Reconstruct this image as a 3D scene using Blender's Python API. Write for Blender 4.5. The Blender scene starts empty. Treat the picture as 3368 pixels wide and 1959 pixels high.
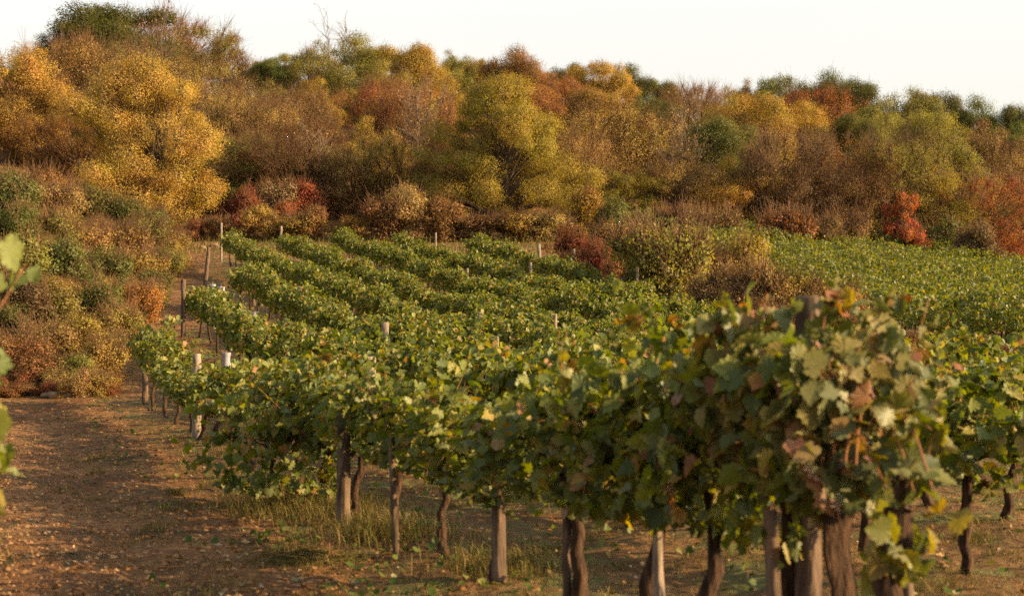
import bpy, math
import numpy as np
from mathutils import Vector

scene = bpy.context.scene
COL = scene.collection

# ------------------------------------------------------------------ camera
F = 1407.0                       # focal length in pixels of the 1024 wide picture
EYE = 1.70
PITCH = math.radians(1.73)
cam_data = bpy.data.cameras.new("camera")
cam_data.sensor_width = 36.0
cam_data.lens = 36.0 * F / 1024.0
cam_data.clip_start = 0.1
cam_data.clip_end = 3000.0
cam_data.dof.use_dof = True
cam_data.dof.focus_distance = 48.0
cam_data.dof.aperture_fstop = 3.0
cam = bpy.data.objects.new("camera", cam_data)
cam.location = (0, 0, EYE)
cam.rotation_euler = (math.radians(90) + PITCH, 0, 0)
COL.objects.link(cam)
scene.camera = cam

# ------------------------------------------------------------------ light
SUN_ELEV = math.radians(22.0)
SUN_AZ = math.radians(104.0)     # clockwise from the view direction (+Y): right and a little behind
world = bpy.data.worlds.new("World")
scene.world = world
world.use_nodes = True
wn = world.node_tree.nodes
wn.clear()
sky = wn.new("ShaderNodeTexSky")
sky.sky_type = 'NISHITA'
sky.sun_disc = False
sky.sun_elevation = SUN_ELEV
sky.sun_rotation = SUN_AZ
sky.air_density = 1.0
sky.dust_density = 3.5
sky.ozone_density = 1.0
bg = wn.new("ShaderNodeBackground")
bg.inputs["Strength"].default_value = 0.13
wo = wn.new("ShaderNodeOutputWorld")
# milky haze low in the sky, clearer overhead
WL = world.node_tree.links.new
soft = wn.new("ShaderNodeHueSaturation")
soft.inputs["Saturation"].default_value = 0.35
WL(sky.outputs[0], soft.inputs["Color"])
wg = wn.new("ShaderNodeNewGeometry")
wsep = wn.new("ShaderNodeSeparateXYZ")
WL(wg.outputs["Incoming"], wsep.inputs[0])
wmr = wn.new("ShaderNodeMapRange")
wmr.interpolation_type = 'SMOOTHSTEP'
wmr.inputs["From Min"].default_value = -0.14     # Incoming points down towards the eye
wmr.inputs["From Max"].default_value = -0.42
wmr.inputs["To Min"].default_value = 0.88
wmr.inputs["To Max"].default_value = 0.10
WL(wsep.outputs[2], wmr.inputs[0])
pale = wn.new("ShaderNodeMixRGB")
pale.inputs[2].default_value = (2.48, 2.38, 2.12, 1)
WL(wmr.outputs[0], pale.inputs[0])
WL(soft.outputs[0], pale.inputs[1])
WL(pale.outputs[0], bg.inputs[0])
world.node_tree.links.new(bg.outputs[0], wo.inputs[0])

sun_data = bpy.data.lights.new("sun", 'SUN')
sun_data.energy = 4.7
sun_data.angle = math.radians(0.6)
sun_data.color = (1.0, 0.69, 0.32)
sun = bpy.data.objects.new("sun", sun_data)
to_sun = Vector((math.sin(SUN_AZ) * math.cos(SUN_ELEV), math.cos(SUN_AZ) * math.cos(SUN_ELEV), math.sin(SUN_ELEV)))
sun.rotation_euler = to_sun.to_track_quat('Z', 'Y').to_euler()
sun.location = (40, -20, 40)
COL.objects.link(sun)

scene.view_settings.view_transform = 'Standard'
scene.view_settings.look = 'None'
scene.view_settings.exposure = 1.6
scene.view_settings.gamma = 1.0
scene.cycles.max_bounces = 6
scene.cycles.diffuse_bounces = 3
scene.cycles.glossy_bounces = 2
scene.cycles.transmission_bounces = 4
scene.cycles.caustics_reflective = False
scene.cycles.caustics_refractive = False
scene.cycles.filter_width = 1.6
scene.cycles.use_denoising = False

# ------------------------------------------------------------------ small maths
def sstep(a, b, x):
    t = np.clip((x - a) / (b - a), 0, 1)
    return t * t * (3 - 2 * t)

def bumps(x, y, s, seed):
    r = np.random.default_rng(seed)
    out = 0
    for i in range(6):
        a = r.uniform(0, 6.283)
        k = r.uniform(.6, 1.6) / s
        out = out + np.sin((x * np.cos(a) + y * np.sin(a)) * k * 6.283 + r.uniform(0, 6.283))
    return out / 6.0

BANK_Y = [20, 31.5, 36, 47, 56, 77, 95, 200]
BANK_X = [-10.2, -10.4, -11.0, -12.4, -14.3, -18.3, -23.5, -60]
NN = np.array([.935, .355])      # across the vine rows
DD = np.array([-.355, .935])     # along the vine rows

PROF_Y = [-100, 0, 20, 26, 32.5, 41, 51, 61, 71, 80, 92, 165, 300]
PROF_Z = [0, 0, 0, .10, .45, 1.25, 2.3, 3.75, 5.6, 7.0, 8.7, 18.9, 37.8]

def bank_s(x, y):
    xf = np.interp(y, BANK_Y, BANK_X)
    return np.clip(np.minimum(xf - x, (y - 31.6) * 1.0), 0, None)

def ground(x, y):
    x = np.asarray(x, float)
    y = np.asarray(y, float)
    # the vineyard lies in a hollow: nearly flat at its foot, steeper and steeper uphill
    ramp = sum(np.interp(y + o, PROF_Y, PROF_Z) for o in (-5, -3, -1, 1, 3, 5)) / 6
    ramp = ramp + .07 * np.clip(-x - 3, 0, 10) * sstep(33, 44, y) * (1 - sstep(48, 68, y))
    ramp = np.where(y > 165, .14 * 135 - (y - 165) * .22, ramp)
    u = np.clip(x / np.maximum(y, 5.0), -.6, .6)
    ex = np.clip(.125 - .20 * u, .035, .2)
    forest = ex * (np.clip(y, None, 165) - 92 + np.logaddexp(0, -(np.clip(y, None, 165) - 92) / 4) * 4)
    tilt = -.105 * np.clip(x - 2, 0, 45) * sstep(25, 70, y)
    s = bank_s(x, y)
    bank = 6.5 * (1 - np.exp(-.45 * s / 6.5)) * sstep(0, 1.5, s)
    fade = np.clip(1 - (y - 60) / 120, 0.2, 1)
    n = bumps(x, y, 9, 1) * .10 + bumps(x, y, 2.3, 2) * .05
    near = (bumps(x, y, .9, 3) * .030 + bumps(x, y, .42, 4) * .024 + bumps(x, y, .26, 5) * .014) * np.clip(1.6 - y / 40, .3, 1)
    c = NN[0] * x + NN[1] * y - 3.38
    mound = .05 * np.cos(c / 2.75 * 6.283) * sstep(-1.2, -.3, c) * sstep(8.5, 7, x) * sstep(75, 70, y)
    ruts = -.055 * (np.exp(-((c + 2.15) / .20) ** 2) + np.exp(-((c + 3.55) / .20) ** 2)) + .02 * np.exp(-((c + 2.85) / .35) ** 2)
    ruts = ruts * sstep(33, 24, y) * (1 + .4 * bumps(x, y, 3, 12))
    return ruts + ramp + forest + tilt + bank * fade + n * sstep(5, 25, y) + near + mound

def project(x, y, z):
    c, s = math.cos(PITCH), math.sin(PITCH)
    dz = z - EYE
    dep = y * c + dz * s
    return 512 + F * x / dep, 297.5 - F * (dz * c - y * s) / dep

def ray(px, py):
    """direction (dx/dy, dz/dy) through a picture point"""
    c, s = math.cos(PITCH), math.sin(PITCH)
    a = (px - 512) / F
    b = (297.5 - py) / F
    dy = c - b * s
    return a / dy, (s + b * c) / dy

# ------------------------------------------------------------------ mesh helpers
class MB:
    def __init__(self):
        self.v, self.f, self.n = [], [], 0

    def add(self, V, Fc):
        V = np.asarray(V, np.float32).reshape(-1, 3)
        self.v.append(V)
        if not isinstance(Fc, list):
            Fc = [Fc]
        for q in Fc:
            q = np.asarray(q, np.int64)
            if q.size:
                self.f.append(q + self.n)
        self.n += len(V)
        return self

    def mesh(self, name, mat, smooth=False):
        me = bpy.data.meshes.new(name)
        V = np.concatenate(self.v) if self.v else np.zeros((0, 3), np.float32)
        me.vertices.add(len(V))
        me.vertices.foreach_set("co", V.ravel())
        loops = np.concatenate([q.ravel() for q in self.f])
        tot = np.concatenate([np.full(len(q), q.shape[1]) for q in self.f])
        start = np.concatenate([[0], np.cumsum(tot)[:-1]])
        me.loops.add(len(loops))
        me.loops.foreach_set("vertex_index", loops.astype(np.int32))
        me.polygons.add(len(tot))
        me.polygons.foreach_set("loop_start", start.astype(np.int32))
        me.polygons.foreach_set("loop_total", tot.astype(np.int32))
        if smooth:
            me.polygons.foreach_set("use_smooth", np.ones(len(tot), bool))
        me.update(calc_edges=True)
        me.validate()
        if mat:
            me.materials.append(mat)
        return me

def link(name, me, parent=None, loc=None):
    o = bpy.data.objects.new(name, me)
    COL.objects.link(o)
    if parent:
        o.parent = parent
    if loc is not None:
        o.location = loc
    return o

LABELS = {}
def tag(o, label, cat, group=None, kind=None):
    if label:
        o["label"] = label
    if cat:
        o["category"] = cat
    if group:
        o["group"] = group
    if kind:
        o["kind"] = kind
    return o

def unit(v):
    return v / np.maximum(np.linalg.norm(v, axis=-1, keepdims=True), 1e-9)

def leaves(P, N, T, S, tmpl, faces, curl=None):
    """copies of a leaf outline: P centres, N normals, T tip directions, S sizes"""
    N = unit(N)
    T = unit(T - N * (T * N).sum(-1, keepdims=True))
    X = np.cross(T, N)
    t = tmpl[None] * S[:, None, None]
    if curl is not None:
        t = t.copy()
        t[:, :, 2] *= curl[:, None]
    V = P[:, None] + t[:, :, 0:1] * X[:, None] + t[:, :, 1:2] * T[:, None] + t[:, :, 2:3] * N[:, None]
    k = tmpl.shape[0]
    off = (np.arange(len(P)) * k)[:, None, None]
    fs = [(f[None] + off).reshape(-1, f.shape[1]) for f in faces]
    return V.reshape(-1, 3), fs

def tubes(P0, P1, P2, r0, r1, segs=4, sides=4, wob=0, rng=None):
    """quadratic tubes, batched"""
    P0, P1, P2 = (np.asarray(p, float) for p in (P0, P1, P2))
    n = len(P0)
    t = np.linspace(0, 1, segs + 1)[None, :, None]
    C = P0[:, None] * (1 - t) ** 2 + 2 * P1[:, None] * t * (1 - t) + P2[:, None] * t ** 2
    if wob and rng is not None:
        w = rng.normal(0, 1, C.shape) * wob
        w[:, 0] = 0
        C = C + w
    return sweep(C, np.asarray(r0)[:, None] * (1 - t[:, :, 0]) + np.asarray(r1)[:, None] * t[:, :, 0], sides)

def sweep(C, R, sides, rough=0, rng=None, cap=False):
    n, m = C.shape[:2]
    T = unit(np.gradient(C, axis=1))
    ref = np.where(np.abs(T[:, :1, 2:3]) > .8, np.array([[[1., .1, 0]]]), np.array([[[.05, 0, 1.]]]))
    A = unit(np.cross(T, np.broadcast_to(ref, T.shape)))
    B = np.cross(T, A)
    a = np.linspace(0, 2 * math.pi, sides, endpoint=False)
    rr = R[:, :, None] * np.ones(sides)
    if rough and rng is not None:
        rr = rr * (1 + rng.normal(0, rough, (n, 1, sides)) + rng.normal(0, rough * .6, rr.shape))
    V = C[:, :, None] + rr[..., None] * (np.cos(a)[:, None] * A[:, :, None] + np.sin(a)[:, None] * B[:, :, None])
    i = np.arange(m - 1)[:, None] * sides
    j = np.arange(sides)[None]
    q = np.stack([i + j, i + (j + 1) % sides, i + sides + (j + 1) % sides, i + sides + j], -1).reshape(-1, 4)
    q = (q[None] + (np.arange(n) * m * sides)[:, None, None]).reshape(-1, 4)
    fs = [q]
    if cap:
        top = (m - 1) * sides + np.arange(sides)
        fs.append((top[None] + (np.arange(n) * m * sides)[:, None]))
    return V.reshape(-1, 3), fs

# leaf outlines
_h = np.array([(0, .06), (.12, -.09), (.24, -.05), (.35, -.07), (.42, .06), (.50, .11), (.44, .24), (.55, .33), (.53, .45), (.58, .56), (.44, .58), (.37, .66), (.36, .78), (.22, .80), (.15, .93), (0, 1.04)])
def lobed():
    pts = [(x, y) for x, y in _h] + [(-x * .96, y) for x, y in _h[-2:0:-1]]
    p = np.array(pts)
    v = np.zeros((len(p) + 1, 3))
    v[1:, :2] = p
    v[1:, 2] = .26 * np.abs(p[:, 0]) - .22 * p[:, 1] ** 2 + .05 * np.sin(np.arange(len(p)) * 2.1)
    v[0] = (0, .34, -.06)
    v[:, 1] -= .05
    k = len(p)
    f = np.array([(0, 1 + i, 1 + (i + 1) % k) for i in range(k)])
    return v, [f]
GRAPE_V, GRAPE_F = lobed()
VINE_V = np.array([(0, 0, 0), (.42, .06, .10), (.50, .50, .06), (0, 1, -.2), (-.50, .52, .06), (-.42, .06, .10)], float)
VINE_F = [np.array([(0, 1, 2, 3), (0, 3, 4, 5)])]
TREE_V = np.array([(0, 0, 0), (.36, .45, .08), (0, 1, -.1), (-.36, .5, .08)], float)
TREE_F = [np.array([(0, 1, 2, 3)])]

# ------------------------------------------------------------------ materials
def new_mat(name):
    m = bpy.data.materials.new(name)
    m.use_nodes = True
    nt = m.node_tree
    nt.nodes.clear()
    out = nt.nodes.new("ShaderNodeOutputMaterial")
    return m, nt, out

def nd(nt, typ, **kw):
    n = nt.nodes.new(typ)
    for k, v in kw.items():
        if k.startswith("i_"):
            key = k[2:].replace("_", " ")
            n.inputs[int(key) if key.isdigit() else key].default_value = v
        else:
            setattr(n, k, v)
    return n

def ramp(nt, stops, interp='LINEAR'):
    r = nt.nodes.new("ShaderNodeValToRGB")
    r.color_ramp.interpolation = interp
    el = r.color_ramp.elements
    while len(el) < len(stops):
        el.new(.5)
    for e, (p, c) in zip(el, stops):
        e.position = p
        e.color = (*c, 1)
    return r

def leaf_shader(nt, out, col, trans=.35, gloss=.12, rough=.45, tboost=1.5):
    L = nt.links.new
    d = nd(nt, "ShaderNodeBsdfDiffuse")
    t = nd(nt, "ShaderNodeBsdfTranslucent")
    L(col, d.inputs[0])
    hs = nd(nt, "ShaderNodeHueSaturation")
    hs.inputs["Value"].default_value = tboost
    hs.inputs["Saturation"].default_value = 1.25
    L(col, hs.inputs["Color"])
    L(hs.outputs[0], t.inputs[0])
    mx = nd(nt, "ShaderNodeMixShader")
    mx.inputs[0].default_value = trans
    L(d.outputs[0], mx.inputs[1])
    L(t.outputs[0], mx.inputs[2])
    if gloss:
        g = nd(nt, "ShaderNodeBsdfGlossy")
        g.inputs["Roughness"].default_value = rough
        g.inputs[0].default_value = (.9, .95, 1, 1)
        lw = nd(nt, "ShaderNodeLayerWeight")
        lw.inputs[0].default_value = .35
        mu = nd(nt, "ShaderNodeMath", operation='MULTIPLY_ADD')
        L(lw.outputs["Fresnel"], mu.inputs[0])
        mu.inputs[1].default_value = gloss * .35
        mu.inputs[2].default_value = gloss * .3
        m2 = nd(nt, "ShaderNodeMixShader")
        L(mu.outputs[0], m2.inputs[0])
        L(mx.outputs[0], m2.inputs[1])
        L(g.outputs[0], m2.inputs[2])
        L(m2.outputs[0], out.inputs[0])
    else:
        L(mx.outputs[0], out.inputs[0])

def vine_leaf_mat(name, stops, hue_noise=.5):
    m, nt, out = new_mat(name)
    L = nt.links.new
    g = nd(nt, "ShaderNodeNewGeometry")
    oi = nd(nt, "ShaderNodeObjectInfo")
    r = ramp(nt, stops)
    # mix of island random and slow noise so whole shoots turn together
    tc = nd(nt, "ShaderNodeTexCoord")
    nz = nd(nt, "ShaderNodeTexNoise")
    nz.inputs["Scale"].default_value = 2.2
    nz.inputs["Detail"].default_value = 1.0
    vadd = nd(nt, "ShaderNodeVectorMath", operation='ADD')
    L(tc.outputs["Object"], vadd.inputs[0])
    L(oi.outputs["Location"], vadd.inputs[1])
    L(vadd.outputs[0], nz.inputs["Vector"])
    ma = nd(nt, "ShaderNodeMath", operation='MULTIPLY_ADD')
    L(nz.outputs[0], ma.inputs[0])
    ma.inputs[1].default_value = hue_noise
    ma.inputs[2].default_value = -hue_noise * .5
    ad = nd(nt, "ShaderNodeMath", operation='ADD', use_clamp=True)
    L(ma.outputs[0], ad.inputs[0])
    L(g.outputs["Random Per Island"], ad.inputs[1])
    L(ad.outputs[0], r.inputs[0])
    # veins / blotches inside a leaf
    n2 = nd(nt, "ShaderNodeTexNoise")
    n2.inputs["Scale"].default_value = 45
    L(tc.outputs["Object"], n2.inputs["Vector"])
    hs = nd(nt, "ShaderNodeHueSaturation")
    mr = nd(nt, "ShaderNodeMapRange")
    mr.inputs["To Min"].default_value = .65
    mr.inputs["To Max"].default_value = 1.35
    L(n2.outputs[0], mr.inputs[0])
    L(mr.outputs[0], hs.inputs["Value"])
    L(r.outputs[0], hs.inputs["Color"])
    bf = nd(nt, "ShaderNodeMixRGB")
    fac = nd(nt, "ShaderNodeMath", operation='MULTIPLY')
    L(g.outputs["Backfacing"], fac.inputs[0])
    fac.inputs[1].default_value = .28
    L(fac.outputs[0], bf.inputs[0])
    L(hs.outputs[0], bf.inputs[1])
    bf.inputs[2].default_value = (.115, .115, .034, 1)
    leaf_shader(nt, out, bf.outputs[0], trans=.38, gloss=.06, rough=.6, tboost=1.9)
    return m

def tree_leaf_mat(name):
    """colour comes from each crown's own object colour"""
    m, nt, out = new_mat(name)
    L = nt.links.new
    oi = nd(nt, "ShaderNodeObjectInfo")
    g = nd(nt, "ShaderNodeNewGeometry")
    tc = nd(nt, "ShaderNodeTexCoord")
    nz = nd(nt, "ShaderNodeTexNoise")
    nz.inputs["Scale"].default_value = .55
    nz.inputs["Detail"].default_value = 2
    vadd = nd(nt, "ShaderNodeVectorMath", operation='ADD')
    L(tc.outputs["Object"], vadd.inputs[0])
    L(oi.outputs["Location"], vadd.inputs[1])
    L(vadd.outputs[0], nz.inputs["Vector"])
    hs = nd(nt, "ShaderNodeHueSaturation")
    # hue from clump noise, value from leaf random
    h = nd(nt, "ShaderNodeMapRange")
    h.inputs["From Min"].default_value = .3
    h.inputs["From Max"].default_value = .7
    h.inputs["To Min"].default_value = .488
    h.inputs["To Max"].default_value = .522
    L(nz.outputs[0], h.inputs[0])
    L(h.outputs[0], hs.inputs["Hue"])
    v = nd(nt, "ShaderNodeMapRange")
    v.inputs["To Min"].default_value = .75
    v.inputs["To Max"].default_value = 1.3
    L(g.outputs["Random Per Island"], v.inputs[0])
    L(v.outputs[0], hs.inputs["Value"])
    L(oi.outputs["Color"], hs.inputs["Color"])
    leaf_shader(nt, out, hs.outputs[0], trans=.40, gloss=.03, rough=.6, tboost=1.5)
    return m

def bark_mat(name, c0, c1, scale=14, bump=.6, pale=None):
    m, nt, out = new_mat(name)
    L = nt.links.new
    tc = nd(nt, "ShaderNodeTexCoord")
    mp = nd(nt, "ShaderNodeMapping")
    mp.inputs["Scale"].default_value = (scale, scale, scale * .18)
    L(tc.outputs["Object"], mp.inputs[0])
    nz = nd(nt, "ShaderNodeTexNoise")
    nz.inputs["Scale"].default_value = 1.0
    nz.inputs["Detail"].default_value = 5
    L(mp.outputs[0], nz.inputs["Vector"])
    r = ramp(nt, [(.32, c0), (.66, c1)])
    L(nz.outputs[0], r.inputs[0])
    b = nd(nt, "ShaderNodeBsdfPrincipled")
    b.inputs["Roughness"].default_value = .9
    b.inputs["Specular IOR Level"].default_value = .15
    L(r.outputs[0], b.inputs["Base Color"])
    bp = nd(nt, "ShaderNodeBump")
    bp.inputs["Strength"].default_value = bump
    bp.inputs["Distance"].default_value = .02
    L(nz.outputs[0], bp.inputs["Height"])
    L(bp.outputs[0], b.inputs["Normal"])
    L(b.outputs[0], out.inputs[0])
    return m

def soil_mat(name, stops, scale, bump=.8, litter=None, litter_amt=.5):
    m, nt, out = new_mat(name)
    L = nt.links.new
    g = nd(nt, "ShaderNodeNewGeometry")
    big = nd(nt, "ShaderNodeTexNoise")
    big.inputs["Scale"].default_value = scale * .12
    big.inputs["Detail"].default_value = 4
    fine = nd(nt, "ShaderNodeTexNoise")
    fine.inputs["Scale"].default_value = scale * 2.4
    fine.inputs["Detail"].default_value = 8
    fine.inputs["Roughness"].default_value = .7
    L(g.outputs["Position"], big.inputs["Vector"])
    L(g.outputs["Position"], fine.inputs["Vector"])
    ad = nd(nt, "ShaderNodeMath", operation='MULTIPLY_ADD')
    L(big.outputs[0], ad.inputs[0])
    ad.inputs[1].default_value = .75
    sub = nd(nt, "ShaderNodeMath", operation='MULTIPLY_ADD')
    L(fine.outputs[0], sub.inputs[0])
    sub.inputs[1].default_value = .8
    sub.inputs[2].default_value = -.28
    L(sub.outputs[0], ad.inputs[2])
    r = ramp(nt, stops)
    L(ad.outputs[0], r.inputs[0])
    col = r.outputs[0]
    if litter:
        ln = nd(nt, "ShaderNodeTexNoise")
        ln.inputs["Scale"].default_value = scale * .35
        ln.inputs["Detail"].default_value = 6
        L(g.outputs["Position"], ln.inputs["Vector"])
        lr = ramp(nt, [(litter_amt - .06, (0, 0, 0)), (litter_amt + .08, (1, 1, 1))])
        L(ln.outputs[0], lr.inputs[0])
        mx = nd(nt, "ShaderNodeMixRGB")
        L(lr.outputs[0], mx.inputs[0])
        L(col, mx.inputs[1])
        mx.inputs[2].default_value = (*litter, 1)
        col = mx.outputs[0]
    b = nd(nt, "ShaderNodeBsdfPrincipled")
    b.inputs["Roughness"].default_value = .95
    b.inputs["Specular IOR Level"].default_value = .1
    L(col, b.inputs["Base Color"])
    vor = nd(nt, "ShaderNodeTexVoronoi")
    vor.inputs["Scale"].default_value = scale * 1.6
    L(g.outputs["Position"], vor.inputs["Vector"])
    hm = nd(nt, "ShaderNodeMath", operation='MULTIPLY_ADD')
    L(fine.outputs[0], hm.inputs[0])
    hm.inputs[1].default_value = 1.0
    L(vor.outputs["Distance"], hm.inputs[2])
    bp = nd(nt, "ShaderNodeBump")
    bp.inputs["Strength"].default_value = bump
    bp.inputs["Distance"].default_value = .09
    L(hm.outputs[0], bp.inputs["Height"])
    L(bp.outputs[0], b.inputs["Normal"])
    L(b.outputs[0], out.inputs[0])
    return m

def random_mat(name, stops, trans=0.0):
    m, nt, out = new_mat(name)
    g = nd(nt, "ShaderNodeNewGeometry")
    r = ramp(nt, stops)
    nt.links.new(g.outputs["Random Per Island"], r.inputs[0])
    leaf_shader(nt, out, r.outputs[0], trans=trans, gloss=0.0)
    return m

M_VINE = vine_leaf_mat("vine_leaf", [(0, (0.044, 0.062, 0.009)), (.42, (0.087, 0.105, 0.013)), (.72, (0.139, 0.146, 0.021)),
                                     (.87, (0.188, 0.165, 0.026)), (.96, (0.244, 0.172, 0.034)), (1, (0.211, 0.095, 0.028))])
M_VINE_FAR = vine_leaf_mat("vine_leaf_pale", [(0, (0.050, 0.066, 0.009)), (.45, (0.090, 0.100, 0.013)), (.75, (0.128, 0.128, 0.019)),
                                     (.93, (0.173, 0.142, 0.025)), (1, (0.199, 0.133, 0.030))])
M_VINE_OLD = vine_leaf_mat("vine_leaf_turning", [(0, (.048, .058, .009)), (.36, (.085, .090, .013)), (.62, (.145, .128, .022)),
                                     (.82, (.20, .140, .030)), (.94, (.21, .095, .028)), (1, (.18, .055, .022))])
M_TREE = tree_leaf_mat("autumn_leaf")
M_BARK = bark_mat("tree_bark", (.035, .024, .016), (.13, .088, .055), 3.0)
M_TWIG = bark_mat("twig_bark", (.050, .028, .014), (.140, .074, .034), 3.0, .2)
M_PALE = bark_mat("pale_bark", (.06, .04, .027), (.17, .12, .08), 3.0, .3)
M_VBARK = bark_mat("vine_bark", (.012, .007, .004), (.070, .037, .019), 42, 1.0)
M_CANE = bark_mat("cane_bark", (.10, .042, .018), (.24, .11, .045), 30, .3)
M_POST = bark_mat("weathered_wood", (.09, .066, .047), (.27, .205, .15), 26, .7)
M_POSTD = bark_mat("dark_weathered_shaded_wood", (.032, .021, .014), (.14, .092, .06), 26, .8)  # dark weathered wood; also paints the shade on posts under the front row
M_STONE = random_mat("stone", [(0, (.16, .085, .045)), (.6, (.20, .12, .065)), (1, (.30, .22, .15))])
M_ROCK = bark_mat("rock", (.10, .065, .038), (.27, .18, .11), 6, .8)
M_DRY = random_mat("dry_grass", [(0, (.05, .045, .015)), (.4, (.11, .085, .030)), (.65, (.18, .125, .045)), (.8, (.27, .19, .08)), (.87, (.07, .085, .02)), (1, (.10, .11, .03))], .25)
M_GREENGRASS = random_mat("weed_leaf", [(0, (.03, .055, .015)), (.6, (.07, .10, .025)), (1, (.17, .15, .05))], .25)
M_LITTER = random_mat("fallen_leaf", [(0, (.12, .055, .022)), (.45, (.24, .12, .045)), (.75, (.30, .22, .11)), (.88, (.10, .12, .045)), (1, (.24, .22, .16))], .1)
M_TRACK = soil_mat("track_soil", [(.20, (.045, .023, .011)), (.42, (.115, .054, .021)), (.62, (.21, .110, .044)), (.8, (.32, .195, .095))], 4.0, 1.0, (.055, .040, .016), .58)
M_SOIL = soil_mat("vineyard_soil", [(.18, (.04, .022, .010)), (.45, (.105, .056, .023)), (.7, (.20, .115, .047)), (.9, (.30, .21, .11))], 4.0, 1.0, (.10, .10, .035), .56)
M_CLOD = random_mat("clod", [(0, (.06, .028, .012)), (.6, (.15, .074, .031)), (1, (.26, .15, .073))])
M_BANK = soil_mat("bank_soil", [(.2, (.07, .045, .017)), (.5, (.17, .11, .045)), (.8, (.32, .22, .10))], 1.6, .8, (.07, .075, .025), .52)
M_FLOOR = soil_mat("leaf_litter", [(.2, (.05, .026, .012)), (.5, (.15, .075, .03)), (.8, (.28, .15, .06))], 1.2, .8)
m, nt, out = new_mat("grow_tube_plastic")
_d = nd(nt, "ShaderNodeBsdfDiffuse"); _d.inputs[0].default_value = (.36, .36, .40, 1)
_t = nd(nt, "ShaderNodeBsdfTranslucent"); _t.inputs[0].default_value = (.36, .36, .40, 1)
_m = nd(nt, "ShaderNodeMixShader"); _m.inputs[0].default_value = .35
nt.links.new(_d.outputs[0], _m.inputs[1]); nt.links.new(_t.outputs[0], _m.inputs[2]); nt.links.new(_m.outputs[0], out.inputs[0])
M_TUBE = m

# ------------------------------------------------------------------ ground, one height field shared out between four sheets
def build_ground():
    ys = np.concatenate([np.linspace(-60, 2, 40)[:-1], 2 + np.cumsum(np.geomspace(.05, 1.3, 320)), ])
    ys = np.concatenate([ys, ys[-1] + np.cumsum(np.geomspace(1.4, 60, 60))])
    nx = 361
    u = np.linspace(-1, 1, nx)
    u = np.sign(u) * np.abs(u) ** 1.35
    half = 8 + np.abs(ys) * .62 + np.where(ys > 60, (ys - 60) * .25, 0) + np.where(ys < 0, 60, 0) * 0
    half = np.maximum(half, 12)
    X = u[None] * half[:, None]
    Y = np.repeat(ys[:, None], nx, 1)
    Z = ground(X, Y)
    V = np.stack([X, Y, Z], -1).reshape(-1, 3)
    ny = len(ys)
    i = np.arange(ny - 1)[:, None] * nx
    j = np.arange(nx - 1)[None]
    q = np.stack([i + j, i + j + 1, i + nx + j + 1, i + nx + j], -1).reshape(-1, 4)
    cx, cy = V[q].mean(1)[:, 0], V[q].mean(1)[:, 1]
    c = NN[0] * cx + NN[1] * cy
    bs = bank_s(cx, cy)
    rowend = np.interp(cy, [0, 30, 42, 52, 72, 80, 90], [99, -7.6, -9.4, -10.6, -15.5, -16.5, -18])
    wob = bumps(cx, cy, 1.6, 9) * .35
    forest = cy > 88 + wob
    bank = (bs > .25 + wob * .3) & ~forest
    track = (~forest) & (~bank) & (((cy < 31) & (c < 2.55 + wob)) | ((cy >= 31) & (cx < rowend - .3 + wob)))
    soil = ~(forest | bank | track)
    for name, mask, mat in (("dirt_track", track, M_TRACK), ("vineyard_ground", soil, M_SOIL), ("bank_ground", bank, M_BANK), ("forest_hill", forest, M_FLOOR)):
        f = q[mask]
        used, inv = np.unique(f, return_inverse=True)
        me = MB().add(V[used], inv.reshape(-1, 4)).mesh(name, mat, True)
        tag(link(name, me), None, None, kind="structure")
build_ground()

# ------------------------------------------------------------------ trees
def crown_radius(kind, t):
    if kind == 'dome':           # broad crown reaching low
        tm = .42
        a = np.sqrt(np.clip(1 - ((t - tm) / (1 - tm)) ** 2, 0, 1))
        b = .72 + .28 * np.clip(t / tm, 0, 1)
        return np.where(t > tm, a, b)
    if kind == 'cone':           # broad at a third of its height, tapering to the top
        return np.interp(t, [0, .12, .3, .5, .7, .86, 1], [.70, .9, 1.0, .88, .66, .42, .10])
    if kind == 'vase':
        a = .30 + .70 * np.clip(t / .68, 0, 1) ** .9
        b = np.sqrt(np.clip(1 - ((t - .68) / .32) ** 2, 0, 1))
        return np.where(t < .68, a, b)
    if kind == 'gold':
        return np.interp(t, [0, .2, .45, .7, .88, 1], [.82, .95, 1.0, .78, .5, .12])
    return np.sqrt(np.clip(1 - (2 * t - .9) ** 2, .05, 1))   # round

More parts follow.
